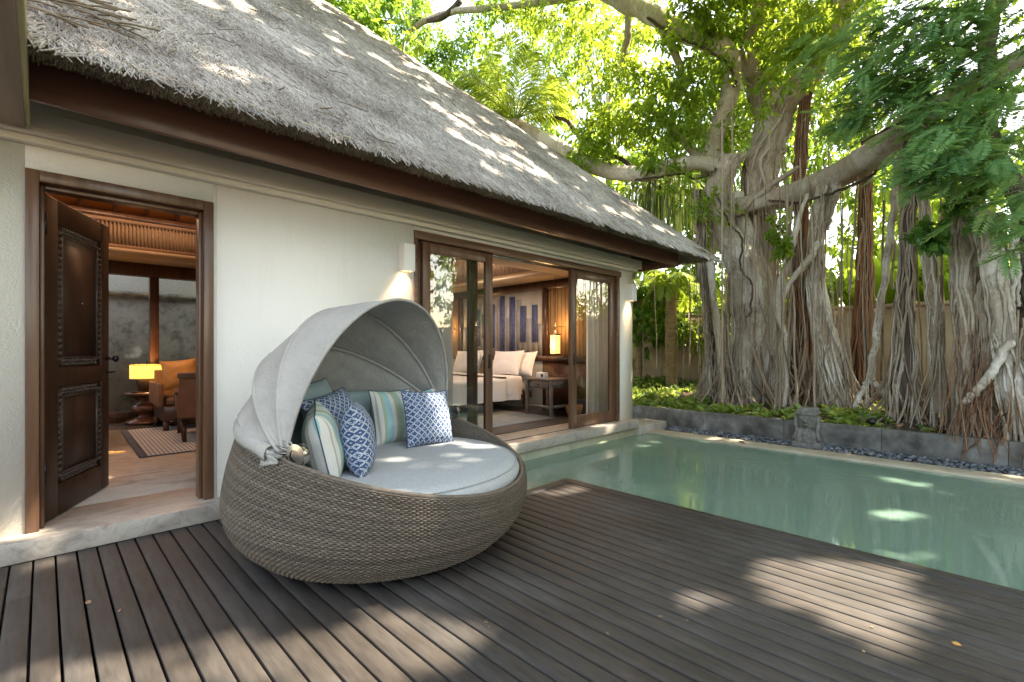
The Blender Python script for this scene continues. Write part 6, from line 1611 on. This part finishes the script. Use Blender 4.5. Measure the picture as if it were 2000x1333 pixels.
# low hedge mass just beyond the wall
for i, (y0_, y1_, lab) in enumerate(((-2.5, 1.2, 'lime hedge behind the tan wall at the right'), (1.2, 4.4, 'lime hedge behind the tan wall between the pillars'), (4.4, 8.5, 'green hedge behind the tan wall near the small palm'), (8.5, 12.5, 'green hedge behind the house corner'))):
    t0 = thing('hedge', lab, 'hedge', (13.4, (y0_ + y1_) / 2, 0), 'hedges behind the garden wall')
    C_ = [((13.4 + random.uniform(-.3, .5), random.uniform(y0_, y1_), random.uniform(.6, 3.0)), .5, 1) for k in range(26)]
    b = MB(); cloud(b, C_, 4200, (.10, .20), .5, spread=.25, down=.2, holes=False); bb_(b, 'foliage', M['leaf_lime'] if i != 2 else M['leaf_back'], parent=t0, smooth=False)
# shrubs inside the garden by the palms
for i, (u, v, x_, r, n_, lab) in enumerate(((1255, 600, 11.6, .55, 900, 'lime shrub against the tan wall beside the white pier'), (1345, 610, 11.8, .55, 900, 'dark-leaved shrub right of the short palm'), (1290, 640, 12.0, .5, 700, 'shrub behind the short palm trunk'), (1420, 640, 12.1, .5, 500, 'shrub behind the leading trunk'))):
    q = at(u, v, x=x_); t0 = thing('shrub', lab, 'shrub', (q.x, q.y, .2), 'shrubs along the garden wall')
    b = MB(); b.tube([(q.x, q.y, .1), (q.x + .05, q.y, .8), (q.x, q.y, q.z)], [.03, .025, .012], 6); bb_(b, 'stem', M['bark'], parent=t0)
    b = MB(); cloud(b, [((q.x, q.y, q.z + .2), r, 2), ((q.x, q.y + .4, q.z - .3), r * .8, 1), ((q.x, q.y - .3, q.z - .2), r * .8, 1)], n_, (.12, .22), .42, spread=.2, down=.4, holes=False); bb_(b, 'foliage', M['leaf_back'] if i in (0, 2) else M['leaf_ficus'], parent=t0, smooth=False)
# broad upright leaves beyond the wall (banana-like)
def banana(label, base, nl, h, seed):
    rs = random.Random(seed); t0 = thing('banana_plant', label, 'banana plant', base, 'banana plants beyond the garden wall')
    b = MB(); b.tube([base, (base[0], base[1], base[2] + h * .5)], [.09, .06], 8); bb_(b, 'stem', M['leaf_lime'], parent=t0)
    for i in range(nl):
        a = rs.uniform(0, 6.28); L = h * rs.uniform(.45, .7); lean = rs.uniform(.15, .6)
        p0 = np.array([base[0], base[1], base[2] + h * .4])
        P = np.array([p0 + np.array([math.cos(a) * lean * L * q ** 1.5, math.sin(a) * lean * L * q ** 1.5, L * q - .25 * lean * L * q ** 3]) for q in np.linspace(0, 1, 12)])
        T = unit(np.gradient(P, axis=0)); sd_ = np.array([-math.sin(a), math.cos(a), 0])
        w_ = (.16 * np.sin(np.clip(np.linspace(-.15, 1, 12), 0, 1) * PI) ** .6 + .006)[:, None]
        n_ = np.cross(sd_[None], T)
        b = MB(); b.grid(np.stack([P - sd_ * w_ + n_ * w_ * .35, P, P + sd_ * w_ + n_ * w_ * .35], 1)); bb_(b, 'leaf', M['leaf_lime'], parent=t0)
for i, (x_, y_, h, lab) in enumerate(((13.5, 2.9, 3.3, 'banana plant left of the reddish pillar root'), (13.6, 2.2, 3.6, 'banana plant just right of the reddish pillar root'), (13.4, 1.6, 3.4, 'banana plant framed by the slim forking root'), (13.5, .85, 3.7, 'banana plant between the two right-hand pillars'), (13.4, .3, 3.4, 'banana plant beside the right banyan trunk'), (13.5, 5.0, 3.2, 'banana plant behind the leading trunk'), (13.5, 7.0, 3.2, 'banana plant near the short palm'))):
    banana(lab, (x_, y_, 0), 9, h, 200 + i)
# ------------------------------------------------------------------ ground cover in the planter
b = MB(); rs = random.Random(77)
n_t = 0
while n_t < 900:
    x = 8.0 + 4.4 * rs.random() ** 1.5; y = rs.uniform(-2.0, 9.5)
    if y > 4.6 and rs.random() < .2: pass
    dn = noise.noise(Vector((x * .9, y * .9, 2)))
    if dn < -.25 and rs.random() < .7: continue
    if y < .9 and x < 9.2 and rs.random() < .8: continue
    if 2 < y < 3.4 and x > 8.8 and rs.random() < .6: continue
    n_t += 1
    z = float(soil_z(x, y)); k = rs.randint(5, 9); L0 = rs.uniform(.15, .32) * (1.0 if y < 5 else 1.3)
    C = np.repeat(np.array([[x, y, z]]), k, 0) + RNG.normal(0, .02, (k, 3)) * [1, 1, 0]
    a = RNG.uniform(0, 6.28, k); e = RNG.uniform(.2, 1.2, k)
    D = np.stack([np.cos(a) * np.cos(e), np.sin(a) * np.cos(e), np.sin(e)], 1); L = L0 * RNG.uniform(.6, 1.15, k)
    leaves(b, C, D, L, L * .11 + .006, .3, .35)
o = b.build('ground_cover', M['leaf_ground']); tag(o, 'leafy green ground cover growing in the raised planter', 'ground cover', kind='stuff')
b = MB(); n = 5200
x = 7.97 + 4.4 * RNG.random(n) ** 1.3; y = RNG.uniform(-2, 9.5, n); z = soil_z(x, y) + .012
a = RNG.uniform(0, 6.28, n); D = np.stack([np.cos(a), np.sin(a), RNG.normal(.05, .2, n)], 1); D = unit(D)
leaves(b, np.stack([x, y, z], 1), D, RNG.uniform(.04, .10, n), RNG.uniform(.012, .026, n), .3, .0)
o = b.build('leaf_litter', M['litter']); tag(o, 'dry fallen brown leaves scattered on the planter soil', 'leaf litter', kind='stuff')
b = MB(); n = 70
x = RNG.uniform(-2, 3.4, n); y = RNG.uniform(-.5, 3.9, n); kk = ~((x > 2.4) & (y > 2.7)) & (np.hypot(x - 1.65, y - 2.9) > .95); x, y = x[kk], y[kk]; n = len(x)
a = RNG.uniform(0, 6.28, n); D = unit(np.stack([np.cos(a), np.sin(a), RNG.normal(.03, .05, n)], 1))
leaves(b, np.stack([x, y, np.full(n, .004)], 1), D, RNG.uniform(.008, .03, n), RNG.uniform(.002, .007, n), .3, .0)
o = b.build('leaf_debris', M['litter']); tag(o, 'tiny dry leaf scraps scattered over the deck boards', 'leaf debris', kind='stuff')
# fallen leaves on deck, roof and coping
def fallen(u, v, z, m, lab, L=.05, x=None):
    q = at(u, v, z=z); b = MB(); leaves(b, np.array([[0, 0, .004]]), np.array([[math.cos(u), math.sin(u), .02]]), np.array([L]), np.array([L * .28]), .25, 0)
    o = b.build('fallen_leaf', m, smooth=True); o.location = (q.x, q.y, q.z); tag(o, lab, 'leaf', 'fallen leaves')
fallen(1858, 1256, .001, M['gold_cloth'], 'small yellow leaf on the deck at the lower right', .035)
fallen(1443, 864, -.094, M['gold_cloth'], 'yellow leaf on the far pool coping', .14)
fallen(234, 1197, .001, M['litter'], 'small pale leaf on the deck in front of the door', .03)
fallen(178, 1180, .001, M['litter'], 'brownish leaf on the deck left of the small pale leaf', .04)
